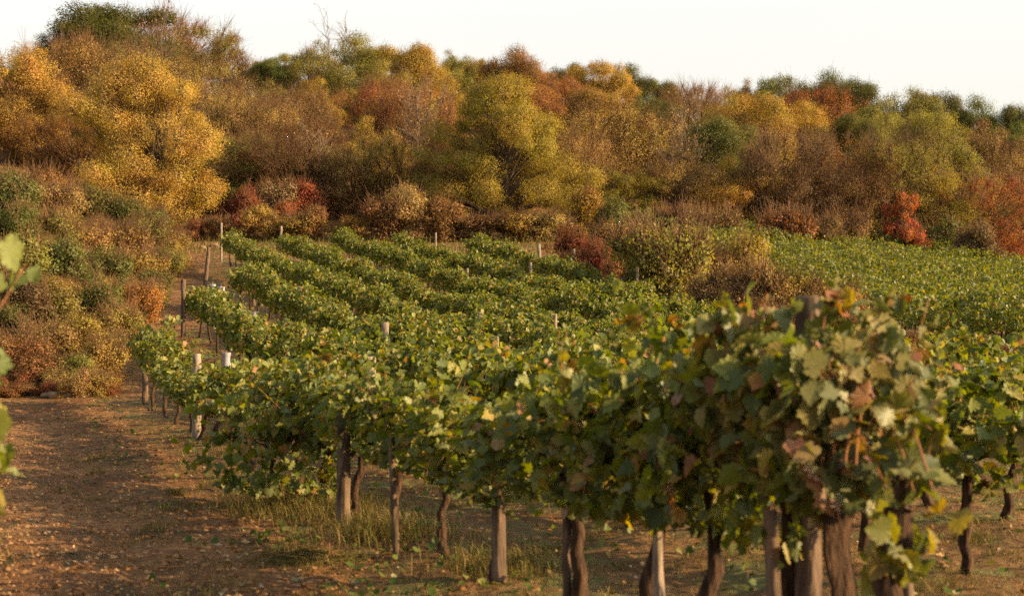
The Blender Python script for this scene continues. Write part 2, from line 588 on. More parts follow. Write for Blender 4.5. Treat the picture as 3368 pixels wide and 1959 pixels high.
def tree_meshes(seed, H=10., R=4.2, prof='dome', t0=.08, ncl=95, nl=190, ls=.24, rc=1.05, twigs=5, twig_len=1., up=.2,
                tr=.16, bark=None, stems=1, fill=.5, name='crown', limb_r=.055, shell=.35):
    rng = np.random.default_rng(seed)
    tk, cr = MB(), MB()
    # clump centres
    t = t0 + (1 - t0) * rng.random(ncl * 3) ** .85
    rad = crown_radius(prof, t)
    keep = rng.random(ncl * 3) < (rad * .9 + .1)
    t, rad = t[keep][:ncl], rad[keep][:ncl]
    n = len(t)
    if prof in ('dome', 'round'):
        # a handful of unequal sub-crowns; clumps sit on their outsides
        nlob = int(rng.integers(6, 10))
        la = rng.random() * 6 + np.arange(nlob) * 2.4 + rng.normal(0, .4, nlob)
        lz = H * np.clip(np.linspace(.22, .80, nlob) + rng.normal(0, .06, nlob), .14, .86)
        lrad = R * rng.uniform(.34, .56, nlob)
        lrho = np.maximum(R * crown_radius(prof, lz / H) * rng.uniform(.75, 1.05, nlob) - lrad * .75, 0)
        lrho[-1] *= .35
        lrad[-1] = R * .42
        w = lrad ** 2 / (lrad ** 2).sum()
        li = rng.choice(nlob, n, p=w)
        D = unit(rng.normal(0, 1, (n, 3)) + [0, 0, .25])
        L0 = np.stack([lrho * np.cos(la), lrho * np.sin(la), lz], 1)
        C0 = L0[li] + D * (lrad[li] * rng.uniform(.55, 1.0, n))[:, None] * [1, 1, .95]
        C0[:, 2] = np.clip(C0[:, 2], rc * .5, H - rc * .4)
    az = rng.random(n) * 6.283
    lob = 1 + .17 * np.sin(2 * az + rng.random() * 6) + .15 * np.sin(3 * az + 6 * t + rng.random() * 6) + rng.normal(0, .15, n)
    fr = fill + (1 - fill) * rng.random(n) ** .5
    rr = np.maximum(R * rad * lob - rc * .45, .15) * fr
    C = np.stack([rr * np.cos(az), rr * np.sin(az), np.minimum(t * H, H - rc * .45 - np.abs(rng.normal(0, .25, n)))], 1)
    if prof in ('dome', 'round'):
        C = C0
        rr = np.hypot(C[:, 0], C[:, 1])
    # trunk(s)
    for s in range(stems):
        top = np.array([rng.normal(0, .35), rng.normal(0, .35), H * .82])
        foot = np.array([0, 0, -.5])
        if stems > 1:
            a = s * 6.283 / stems + rng.random()
            top = np.array([math.cos(a) * R * .45, math.sin(a) * R * .45, H * rng.uniform(.65, .9)])
            foot = np.array([math.cos(a) * .25, math.sin(a) * .25, -.5])
        m = 10
        tt = np.linspace(0, 1, m)[:, None]
        c = foot * (1 - tt) + top * tt + rng.normal(0, .09, (m, 3)) * np.array([1, 1, .2]) * np.minimum(tt * 4, 1)
        r = tr * (1 - .88 * tt[:, 0]) * (1 + .5 * np.exp(-tt[:, 0] * 14)) / (1 if stems == 1 else 1.6)
        tk.add(*sweep(c[None], r[None], 7))
        if s == 0:
            spine = c
    # limbs from the spine to each clump
    zb = np.clip(C[:, 2] * rng.uniform(.35, .75, n) - rr * .18, H * .04, H * .72)
    ti = np.interp(zb, spine[:, 2], np.linspace(0, 1, len(spine)))
    base = np.stack([np.interp(ti, np.linspace(0, 1, len(spine)), spine[:, k]) for k in range(3)], 1)
    if stems > 1:
        base[:, :2] += C[:, :2] * .25
    mid = (base + C) / 2 + np.stack([np.zeros(n), np.zeros(n), -np.abs(rng.normal(0, .25, n)) + up * rr], 1) + rng.normal(0, .18, (n, 3))
    tk.add(*tubes(base, mid, C, np.full(n, limb_r) * (.6 + .8 * rng.random(n)), np.full(n, .018), 5, 4, .05, rng))
    # leaves
    rcs = rc * rng.uniform(.5, 1.3, n)
    cnt = np.maximum((nl * (rcs / rc) ** 2 * rng.uniform(.6, 1.3, n)).astype(int), 2)
    idx = np.repeat(np.arange(n), cnt)
    k = len(idx)
    U = unit(rng.normal(0, 1, (k, 3)))
    q = shell + (1 - shell) * rng.random(k) ** .6
    # ragged clump surface
    rag = 1 + .30 * np.sin(U[:, 0] * 5 + idx) * np.cos(U[:, 1] * 6 + idx * 2.) + .16 * rng.normal(0, 1, k)
    off = U * (rcs[idx] * q * rag)[:, None] * np.array([1, 1, .78])
    P = C[idx] + off
    N = U * .9 + np.array([0, 0, .40]) + rng.normal(0, .42, (k, 3))
    T = rng.normal(0, 1, (k, 3)) + np.array([0, 0, -.5])
    S = ls * rng.uniform(.6, 1.35, k)
    cr.add(*leaves(P, N, T, S, TREE_V, TREE_F))
    # twigs sticking through the clumps
    if twigs:
        idx = np.repeat(np.arange(n), twigs)
        k = len(idx)
        out = unit(C[idx] - np.array([0, 0, H * .25])) * .8 + np.array([0, 0, .55]) + rng.normal(0, .45, (k, 3))
        E = C[idx] + unit(out) * (twig_len * rcs[idx] * rng.uniform(.7, 1.5, k))[:, None]
        Mi = (C[idx] + E) / 2 + rng.normal(0, .1, (k, 3))
        tk.add(*tubes(C[idx] - (E - C[idx]) * .2, Mi, E, np.full(k, .016), np.full(k, .006), 3, 3))
    return (tk.mesh(name + "_wood", bark or M_BARK), cr.mesh(name + "_leaves", M_TREE))

def bare_meshes(seed, H=10., R=2.2, stems=3, nb=60, nl=500, bark=None, ls=.2):
    rng = np.random.default_rng(seed)
    tk, cr = MB(), MB()
    tips = []
    for s in range(stems):
        a = s * 6.283 / stems + rng.random()
        foot = np.array([math.cos(a) * .15, math.sin(a) * .15, -.5])
        top = np.array([math.cos(a) * R * rng.uniform(.3, .8), math.sin(a) * R * rng.uniform(.3, .8), H * rng.uniform(.75, 1)])
        m = 12
        tt = np.linspace(0, 1, m)[:, None]
        c = foot * (1 - tt) + top * tt + rng.normal(0, .1, (m, 3)) * np.array([1, 1, .1]) * np.minimum(tt * 3, 1)
        c[:, :2] += (np.array([math.cos(a), math.sin(a)]) * .5)[None] * (tt * (1 - tt) * 2)
        tk.add(*sweep(c[None], (.085 * (1 - .85 * tt[:, 0]))[None], 5))
        n = nb // stems
        k = rng.integers(3, m, n)
        B = c[k]
        d = unit(np.stack([rng.normal(0, .6, n), rng.normal(0, .6, n), np.abs(rng.normal(.9, .3, n))], 1))
        E = B + d * (H * rng.uniform(.12, .3, n))[:, None]
        tk.add(*tubes(B, (B + E) / 2 + rng.normal(0, .15, (n, 3)), E, np.full(n, .035), np.full(n, .012), 4, 3))
        j = np.repeat(np.arange(n), 4)
        s0 = B[j] + (E - B)[j] * rng.uniform(.3, 1, len(j))[:, None]
        e0 = s0 + unit(d[j] + rng.normal(0, .5, (len(j), 3))) * (H * rng.uniform(.05, .13, len(j)))[:, None]
        tk.add(*tubes(s0, (s0 + e0) / 2, e0, np.full(len(j), .016), np.full(len(j), .007), 2, 3))
        tips.append(e0)
    tips = np.concatenate(tips)
    i = rng.integers(0, len(tips), nl)
    P = tips[i] + rng.normal(0, .25, (nl, 3))
    cr.add(*leaves(P, rng.normal(0, 1, (nl, 3)), rng.normal(0, 1, (nl, 3)) - [0, 0, .8], ls * rng.uniform(.6, 1.3, nl), TREE_V, TREE_F))
    return (tk.mesh("bare_wood", bark or M_PALE), cr.mesh("bare_leaves", M_TREE))

# kind -> (list of (wood, leaves), height, half width, object name)
PROTO = {}
PROTO['oak'] = ([tree_meshes(11 + i, 10, 4.6, 'dome', .06, 85, 1300, .105, 1.15, 4, name='oak', shell=.5) for i in range(4)], 10, 5.0)
PROTO['bushy'] = ([tree_meshes(31 + i, 10, 4.2, 'round', .05, 85, 720, .105, 1.05, 9, 1.25, name='bushy', stems=2, bark=M_TWIG, shell=.5) for i in range(4)], 10, 4.7)
PROTO['twiggy'] = ([tree_meshes(51 + i, 10, 4.2, 'vase', .05, 95, 330, .105, 1.15, 15, 1.4, .5, name='twiggy', stems=3, tr=.15, bark=M_TWIG) for i in range(4)], 10, 4.7)
PROTO['bare'] = ([bare_meshes(71 + i, 10, 2.4, 4, 90, 260) for i in range(2)], 10, 2.6)
PROTO['darkbare'] = ([bare_meshes(75 + i, 10, 2.4, 4, 90, 500, M_BARK) for i in range(2)], 10, 2.6)
PROTO['lime'] = ([tree_meshes(82, 11, 4.9, 'cone', .04, 120, 1700, .09, 1.05, 5, name='lime', shell=.5, tr=.26, limb_r=.10, fill=.55)], 11, 4.6)
PROTO['gold'] = ([tree_meshes(93, 11, 4.4, 'gold', .01, 140, 1500, .085, 1.05, 10, 1.25, name='gold', shell=.42, stems=4, tr=.22, fill=.35)], 11, 4.9)
PROTO['maple'] = ([tree_meshes(95, 4.5, 2.0, 'dome', .08, 75, 330, .095, .42, 9, 1.2, name='maple', tr=.08, limb_r=.03)], 4.5, 2.2)
PROTO['shrub'] = ([tree_meshes(101 + i, 2.2, 1.25, 'round', .02, 60, 220, .085, .45, 5, 1.2, name='shrub', stems=4, tr=.035, limb_r=.012, bark=M_TWIG) for i in range(4)], 2.2, 1.4)
PROTO['broom'] = ([tree_meshes(111 + i, 2.0, 1.15, 'vase', .03, 85, 120, .085, .42, 7, 1.45, .4, name='broom', stems=5, tr=.03, limb_r=.010, bark=M_TWIG) for i in range(4)], 2.0, 1.35)

COLOUR = dict(
    gold=(.315, .200, .050), amber=(0.306, 0.181, 0.043), ochre=(0.247, 0.159, 0.047), tan=(0.269, 0.173, 0.065), rust=(0.198, 0.098, 0.040),
    orange=(0.297, 0.116, 0.035), brown=(0.174, 0.102, 0.046), umber=(0.116, 0.070, 0.035), olive=(0.168, 0.142, 0.038), moss=(0.105, 0.105, 0.027),
    lime=(.225, .152, .034), green=(.098, .092, .026), dark=(.074, .066, .016), slate=(.075, .085, .045), red=(.22, .058, .025),
    crimson=(.140, .042, .022), scarlet=(.27, .078, .034), pink=(.33, .20, .13), straw=(.28, .20, .10), brick=(.21, .078, .036))

_cycle = {}
def place_plant(kind, name, cat, cx, top, width, colour, label, dmin, dmax, group, ratio=None, yaw=None, depth=None, seed=0, lowest=False):
    """cx, top, width in the 2520 px wide view of the photograph"""
    k = .40635
    protos, PH, PR = PROTO[kind]
    i = _cycle.get(kind, 0)
    _cycle[kind] = i + 1
    wood, leafm = protos[i % len(protos)]
    px, py, w = cx * k, top * k, width * k
    a, b = ray(px, py)
    ratio = ratio or PH / (2 * PR)
    ds = np.arange(dmin, dmax + .01, .5) if depth is None else np.array([depth])
    h = w * ds / F * ratio
    z = ground(a * ds, ds) + h
    zray = EYE + b * ds
    hit = np.nonzero((z - zray) >= 0)[0]
    d = ds[hit[0]] if len(hit) and not lowest else ds[int(np.argmin(np.abs(z - zray)))]
    x = a * d
    g = float(ground(x, d))
    need = EYE + b * d - g
    sw = w * d / F / (2 * PR)
    tall = {'bare': 4, 'darkbare': 4, 'lime': 1.6, 'gold': 1.6, 'maple': 1.6}.get(kind, 1.3)
    sw = max(sw, min(need / PH / tall, sw * 1.8))
    sh = min(max(need / PH, sw * .6), sw * tall)
    e = bpy.data.objects.new(name, None)
    e.empty_display_size = .3
    COL.objects.link(e)
    e.location = (x, d, g - .05)
    e.scale = (sw, sw, sh)
    e.rotation_euler = (0, 0, (i * 2.399 + seed) % 6.283 if yaw is None else yaw)
    tag(e, label, cat, group)
    link("trunk" if kind not in ('shrub', 'broom') else "stems", wood, e)
    c = link("crown" if kind not in ('shrub', 'broom') else "foliage", leafm, e)
    rng = np.random.default_rng(int(cx * 7 + top))
    base = np.array(COLOUR[colour]) * rng.uniform(.9, 1.1) * rng.uniform(.94, 1.06, 3)
    c.color = (*base, 1)
    return e

# ------------------------------------------------------------------ the wood on the hill
# kind, object name, cx, top, width (in the 2520 px view), colour, label
RIDGE = [
 ('oak','oak_tree',165,55,150,'dark',"smaller dark green oak on the shoulder of the domed oak at the hilltop"),
 ('oak','oak_tree',275,4,255,'dark',"large domed dark green oak, the highest tree on the skyline"),
 ('twiggy','thicket_tree',400,30,130,'brick',"reddish half-bare tree touching the domed dark oak on the skyline"),
 ('twiggy','thicket_tree',480,62,130,'olive',"olive thin-leaved tree descending the skyline from the reddish half-bare one"),
 ('bushy','ash_tree',572,84,105,'brown',"lone rounded brown tree standing clear at the dip in the skyline"),
 ('oak','oak_tree',655,138,80,'moss',"small dark tree in the skyline dip beside the lone brown one"),
 ('oak','oak_tree',705,130,80,'olive',"small olive oak where the skyline starts rising after its dip"),
 ('bushy','ash_tree',785,96,115,'olive',"olive brown tree under the bare whitish treetop on the skyline"),
 ('bare','bare_tree',828,62,52,'tan',"leafless whitish tree showing above the skyline crowns"),
 ('oak','oak_tree',905,88,140,'olive',"broad olive gold oak on the skyline beside the leafless whitish tree"),
 ('oak','oak_tree',1010,110,150,'lime',"yellow-green oak on the skyline, second past the leafless whitish tree"),
 ('oak','oak_tree',1128,120,85,'olive',"pointed olive oak on the skyline above the big lime-green tree"),
 ('oak','oak_tree',1180,142,80,'lime',"small yellow-green crown between the pointed olive oak and rusty skyline oak"),
 ('oak','oak_tree',1255,115,140,'rust',"rusty brown oak on the skyline just above the tip of the lime-green tree"),
 ('oak','oak_tree',1320,165,105,'rust',"second rusty oak, a step lower on the skyline than the first"),
 ('oak','oak_tree',1390,148,100,'dark',"dark green oak on the skyline next to the two rusty oaks"),
 ('oak','oak_tree',1470,148,130,'ochre',"ochre oak between two dark green oaks on the skyline"),
 ('oak','oak_tree',1562,162,105,'dark',"dark green oak at the start of the long downhill skyline"),
 ('oak','oak_tree',1625,198,85,'moss',"mossy green oak in the low point of the skyline past the dark oak"),
 ('twiggy','thicket_tree',1712,210,110,'brown',"half-bare brown tree in the lowest saddle of the skyline"),
 ('bushy','ash_tree',1790,204,105,'ochre',"ochre brown tree rising out of the skyline saddle"),
 ('oak','oak_tree',1858,192,80,'brown',"narrow brown oak with a round head on the second skyline hump"),
 ('oak','oak_tree',1925,182,115,'moss',"mossy oak on the second skyline hump beside the narrow brown one"),
 ('oak','oak_tree',2030,174,140,'moss',"broad dark oak at the very top of the second skyline hump"),
 ('oak','oak_tree',2120,190,115,'dark',"dark green oak just past the top of the second skyline hump"),
 ('oak','oak_tree',2222,204,130,'olive',"olive oak where the second hump begins to slope down"),
 ('oak','oak_tree',2312,222,110,'dark',"dark jagged oak midway down the last skyline slope"),
 ('oak','oak_tree',2402,242,120,'moss',"mossy jagged oak on the last skyline slope, below the dark jagged one"),
 ('oak','oak_tree',2485,258,110,'dark',"last dark oak of the skyline where it leaves the picture"),
]
WOOD = [
 # upper slope
 ('bushy','maple_tree',50,82,210,'gold',"bright golden tree at the picture edge below the domed oak"),
 ('twiggy','thicket_tree',215,95,180,'tan',"tan thin-twigged tree directly under the domed dark oak"),
 ('twiggy','thicket_tree',315,115,180,'tan',"second tan twiggy tree under the domed oak, nearer the yellow-green sapling"),
 ('bushy','ash_tree',428,118,110,'lime',"yellow-green sapling crown under the reddish half-bare skyline tree"),
 ('twiggy','thicket_tree',520,155,150,'tan',"tan twiggy tree below the lone brown skyline tree"),
 ('darkbare','bare_tree',385,50,110,'brown',"bare branched tree poking up between tan twiggy crowns near the hilltop"),
 ('bushy','ash_tree',660,190,140,'olive',"dark olive round tree below the dip in the skyline"),
 ('bushy','ash_tree',782,178,110,'lime',"light yellow-green round crown in the middle of the upper slope"),
 ('bushy','ash_tree',868,186,80,'slate',"small grey-green crown beside the rusty pink twiggy tree"),
 ('twiggy','thicket_tree',720,225,150,'brown',"brown twiggy tree between dark olive tree and light yellow-green crown"),
 ('twiggy','thicket_tree',930,192,150,'brick',"rusty pink twiggy tree on the upper slope"),
 ('oak','oak_tree',968,148,150,'lime',"gold-green oak above the rusty pink twiggy tree"),
 ('twiggy','thicket_tree',1040,215,150,'rust',"reddish brown twiggy tree behind the grey bare trunks"),
 ('bushy','ash_tree',1100,188,110,'lime',"yellow-green tree just above the shoulder of the lime-green tree"),
 ('oak','oak_tree',1318,205,140,'rust',"rust coloured oak on the upper slope above the lime-green tree's flank"),
 ('oak','oak_tree',1392,188,120,'rust',"rust coloured oak below the dark green and ochre skyline oaks"),
 ('twiggy','thicket_tree',1300,232,100,'brick',"small pinkish rust tree tight against the tip of the lime-green tree"),
 ('oak','oak_tree',1470,212,150,'ochre',"broad ochre oak one step below the ochre skyline oak"),
 ('oak','oak_tree',1585,225,150,'green',"green oak hanging over tan twiggy trees on the middle slope"),
 ('bare','bare_tree',1685,265,85,'tan',"greyish leafless tree with upright branches below the skyline saddle"),
 ('twiggy','thicket_tree',1710,245,150,'brown',"brown twiggy tree around the greyish leafless one"),
 ('oak','oak_tree',1850,222,190,'ochre',"large ochre oak below the second skyline hump"),
 ('oak','oak_tree',1975,255,140,'gold',"golden ochre oak beside the large ochre oak"),
 ('twiggy','thicket_tree',2010,212,160,'brick',"reddish brown twiggy tree under the top of the second hump"),
 ('oak','oak_tree',2075,280,160,'dark',"dark green oak in the middle of the second hill's slope"),
 ('oak','oak_tree',2180,240,170,'olive',"olive oak above and past the dark mid-slope oak"),
 ('oak','oak_tree',2295,268,180,'olive',"broad olive oak under the last skyline slope"),
 ('bushy','ash_tree',2420,290,180,'brown',"brown and olive tree under the mossy jagged skyline oak"),
 ('oak','oak_tree',2510,300,120,'moss',"shaded mossy tree cut by the picture edge below the last skyline oak"),
 # middle slope
 ('bushy','maple_tree',130,200,190,'amber',"amber tree below the bright golden one"),
 ('twiggy','thicket_tree',55,290,170,'ochre',"ochre half-bare tree at the picture edge over the bushy bank"),
 ('bushy','maple_tree',225,255,150,'amber',"amber round tree pressed against the big golden tree"),
 ('twiggy','thicket_tree',160,325,170,'rust',"rusty half-bare tree over the bushy bank"),
 ('twiggy','thicket_tree',555,225,150,'tan',"tan half-bare tree behind the top of the big golden tree"),
 ('twiggy','thicket_tree',655,248,150,'tan',"tan gold-flecked tree below the dark olive round tree"),
 ('twiggy','thicket_tree',600,330,160,'olive',"dark olive half-bare tree in shade beyond the big golden tree"),
 ('twiggy','thicket_tree',520,318,70,'pink',"slim pale pink-leaved tree hugging the sunny edge of the golden tree"),
 ('twiggy','thicket_tree',770,298,170,'brown',"brown half-bare tree in the centre of the slope with thin pale branches"),
 ('bare','bare_tree',775,330,110,'tan',"slender pale bare tree leaning out of the brown centre thicket"),
 ('bushy','maple_tree',905,288,130,'gold',"golden tree on the slope between bare grey trunks and brown thicket"),
 ('bushy','ash_tree',975,288,100,'moss',"shaded green tree beside the bare grey trunks"),
 ('bare','bare_tree',1045,215,110,'tan',"cluster of tall bare grey trunks beside the lime-green tree"),
 ('darkbare','bare_tree',1030,260,90,'brown',"dark leafless tree in front of the tall grey trunks"),
 ('bushy','maple_tree',1392,265,110,'gold',"golden tree peeping out beside the lime-green tree"),
 ('twiggy','thicket_tree',1500,262,200,'tan',"wide tan twiggy tree under the broad ochre oak"),
 ('twiggy','thicket_tree',1425,330,140,'tan',"tan twiggy tree at the sunny flank of the lime-green tree"),
 ('twiggy','thicket_tree',1600,300,170,'tan',"tan brown twiggy tree under the hanging green oak"),
 ('oak','oak_tree',1785,285,170,'green',"deep green spreading oak on the slope near the greyish leafless tree"),
 ('twiggy','thicket_tree',1925,330,200,'umber',"dark brown bare thicket under the golden ochre oak"),
 ('twiggy','thicket_tree',2085,335,180,'rust',"rust and gold flecked tree under the dark mid-slope oak"),
 ('twiggy','thicket_tree',2225,340,190,'olive',"olive tan half-bare tree above the red maple"),
 ('bushy','ash_tree',2335,330,190,'olive',"olive tree standing behind the red maple's far side"),
 ('twiggy','thicket_tree',2455,345,150,'brown',"brown half-bare tree near the picture edge above the vine field"),
 # foot of the slope
 ('twiggy','thicket_tree',700,335,190,'umber',"dark brown thicket tree above the red bushes"),
 ('bushy','ash_tree',590,405,140,'moss',"shaded dark tree between golden tree and red bushes"),
 ('twiggy','thicket_tree',760,400,150,'brown',"brown thicket tree right behind the red bushes"),
 ('twiggy','thicket_tree',860,370,150,'tan',"upright tan tree with fine fan of branches beyond the red bushes"),
 ('twiggy','thicket_tree',955,345,150,'ochre',"upright ochre tree with fan of branches, taller than its tan neighbour"),
 ('twiggy','thicket_tree',1075,400,150,'rust',"rusty thicket tree at the shaded foot of the lime-green tree"),
 ('bushy','ash_tree',1120,440,110,'ochre',"small ochre tree in front of the rusty thicket by the lime-green tree"),
 ('bushy','ash_tree',1480,400,150,'olive',"olive tree at the edge of the far vine field beside the lime-green tree"),
 ('bushy','ash_tree',1585,405,130,'lime',"yellow-green tree at the upper corner of the far vine field"),
 ('darkbare','bare_tree',1675,330,120,'brown',"tall dark leafless tree over the far edge of the vine field"),
 ('twiggy','thicket_tree',1670,390,130,'tan',"tan tree around the tall dark leafless trunk"),
 ('bushy','maple_tree',1785,392,180,'amber',"wide amber gold tree at the far edge of the vine field"),
 ('twiggy','thicket_tree',1875,420,130,'tan',"tan tree next to the wide amber gold tree"),
 ('twiggy','thicket_tree',1985,405,170,'umber',"dark brown bare tree between amber tree and red maple"),
 ('bare','bare_tree',1870,380,60,'tan',"thin forked pale trunk standing beside the amber gold tree"),
 ('twiggy','thicket_tree',2105,420,140,'brown',"brown tree in shade just before the red maple"),
 ('bushy','ash_tree',2290,395,180,'lime',"yellow olive tree rising behind the red maple"),
 ('bushy','ash_tree',2120,500,110,'olive',"low olive tree at the shaded foot of the slope by the red maple"),
 ('bushy','ash_tree',2355,480,140,'moss',"low dark olive tree past the red maple at the vine field edge"),
 ('twiggy','thicket_tree',2440,430,170,'brick',"reddish brown spreading tree near the picture edge behind the vines"),
 ('bushy','ash_tree',2505,470,110,'moss',"dark tree at the picture edge where the far vines end"),
]
BIG = [
 ('gold','golden_tree',350,142,400,'gold',"big golden yellow tree at the head of the dirt track"),
 ('lime','lime_tree',1228,176,335,'lime',"large lime-green cone-shaped tree standing at the top of the vineyard"),
 ('maple','red_maple',2222,474,145,'scarlet',"bright red small maple at the far edge of the vine field"),
]
for r in RIDGE:
    place_plant(*r[:2], 'tree', r[2], r[3], r[4] * 1.85, *r[5:7], 138, 165, 'trees on the wooded hill', ratio=.85)
for r in WOOD:
    top = r[3]
    lo = 96 if top > 320 else 104
    place_plant(*r[:2], 'tree', r[2], r[3], r[4] * (1.2 if 'bare' in r[0] else 1.6), *r[5:7], lo, 158, 'trees on the wooded hill', ratio=2.6 if 'bare' in r[0] else 1.0)
place_plant('gold','golden_tree','tree',*BIG[0][2:7],86,90,'trees on the wooded hill',ratio=1.28,depth=90.)
place_plant('lime','lime_tree','tree',*BIG[1][2:7],90,96,'trees on the wooded hill',ratio=1.1,depth=92.)
place_plant('maple','red_maple','tree',*BIG[2][2:7],92,99,'trees on the wooded hill',depth=91.)

SHRUBS = [
 # at the foot of the wood, behind the upper vine rows
 ('shrub','red_shrub',598,470,95,'crimson',"crimson shrub below the shaded dark tree, beside the golden tree"),
 ('shrub','red_shrub',650,430,90,'crimson',"taller dark crimson shrub among the red bushes"),
 ('shrub','red_shrub',742,452,90,'red',"brightest scarlet shrub in the clump of red bushes"),
 ('shrub','red_shrub',700,508,70,'red',"small round scarlet shrub in front of the red bushes"),
 ('shrub','red_shrub',812,440,90,'brick',"brick red shrub at the end of the red bushes"),
 ('broom','pale_shrub',690,455,90,'straw',"pale straw-coloured bush amid the red bushes"),
 ('shrub','ochre_shrub',640,520,90,'ochre',"ochre shrub below the red bushes above the first vine posts"),
 ('shrub','ochre_shrub',775,520,90,'rust',"rust shrub below the brick red one"),
 ('shrub','ochre_shrub',870,545,85,'amber',"amber shrub poking up behind the top vine row"),
 ('broom','rust_shrub',540,545,70,'rust',"rusty twig bush at the top of the dirt track"),
 ('shrub','red_shrub',475,548,60,'brick',"small brick red shrub at the foot of the golden tree"),
 ('broom','rust_shrub',735,545,110,'ochre',"tuft of ochre stalks just above the top vine posts"),
 ('shrub','ochre_shrub',1000,470,110,'tan',"tan shrub under the upright ochre tree"),
 ('broom','rust_shrub',950,500,110,'rust',"rusty twig bush behind the top vine row"),
 ('shrub','ochre_shrub',1080,500,110,'rust',"rust shrub in the shade of the lime-green tree"),
 ('broom','rust_shrub',1165,545,110,'brown',"brown twig bush under the lime-green tree's lowest branches"),
 ('broom','rust_shrub',1270,540,120,'ochre',"ochre twig bush under the sunny side of the lime-green tree"),
 ('broom','rust_shrub',1345,535,110,'tan',"tan twig bush between lime-green tree and crimson hedge bush"),
 ('shrub','green_shrub',1440,478,100,'lime',"yellow-green bush by the upper corner of the far vine field"),
 ('shrub','green_shrub',1520,500,100,'moss',"mossy bush at the upper corner of the far vine field"),
 ('broom','rust_shrub',1665,520,90,'rust',"rusty bush at the foot of the tall dark leafless tree"),
 ('broom','rust_shrub',1755,520,110,'brown',"brown bush under the wide amber gold tree"),
 ('broom','rust_shrub',1930,525,110,'brick',"reddish bush behind the far edge of the vine field"),
 ('shrub','green_shrub',2025,545,100,'umber',"dark bush in shade behind the far edge of the vine field"),
 ('broom','rust_shrub',2085,535,100,'brown',"brown bush just before the red maple"),
 ('shrub','green_shrub',2330,555,100,'moss',"low mossy bush at the far field edge, just past the red maple"),
 ('shrub','green_shrub',2405,565,110,'umber',"dark low bush at the far field edge under the reddish spreading tree"),
 ('broom','rust_shrub',2490,560,90,'brown',"brown low bush at the picture edge behind the far vines"),
]
HEDGE = [
 # hedge between the two vineyards: with depth
 ('shrub','red_shrub',1392,556,110,'crimson',68,"crimson bush at the upper end of the hedge, behind two pale posts"),
 ('shrub','red_shrub',1470,590,100,'crimson',65,"dark crimson bush, second in the hedge from its upper end"),
 ('broom','rust_shrub',1520,548,140,'tan',72,"tan twig bush on the far side of the crimson hedge bushes"),
 ('broom','rust_shrub',1430,620,110,'brick',66,"brick red twig bush low in the hedge behind the pale posts"),
 ('shrub','rust_shrub',1510,640,90,'rust',60,"rust bush in the hedge behind the row of three thin stakes"),
 ('broom','rust_shrub',1600,585,150,'rust',66,"wide rusty twig bush in the middle of the hedge"),
 ('shrub','green_shrub',1568,632,110,'green',58,"green bush in the hedge just behind the tall thin stake"),
 ('shrub','green_shrub',1640,650,120,'moss',55,"mossy round bush in the hedge beside the green one"),
 ('broom','rust_shrub',1690,600,150,'ochre',62,"ochre twig bush behind the mossy hedge bush"),
 ('broom','rust_shrub',1640,545,120,'olive',55,"olive twig bush at the corner where far vines meet the hedge"),
 ('shrub','green_shrub',1820,585,140,'lime',58,"tall yellow-green bush standing up over the hedge"),
 ('broom','rust_shrub',1760,625,130,'ochre',57,"ochre bush between mossy round bush and tall yellow-green one"),
 ('shrub','rust_shrub',1770,665,130,'umber',48,"dark brown round bush in the lower hedge"),
 ('shrub','rust_shrub',1855,650,130,'brown',46,"brown pale-tipped bush beside the dark brown round one"),
 ('broom','rust_shrub',1950,680,150,'ochre',46,"ochre twig bush behind the tall front post"),
 ('shrub','rust_shrub',1880,730,120,'umber',42,"dark bush at the lower end of the hedge close to the front post"),
 ('broom','rust_shrub',2050,705,140,'tan',46,"tan twig bush at the lower corner of the far vines"),
 ('broom','rust_shrub',2120,775,110,'rust',43,"low rusty bush at the bottom corner of the far vines"),
]
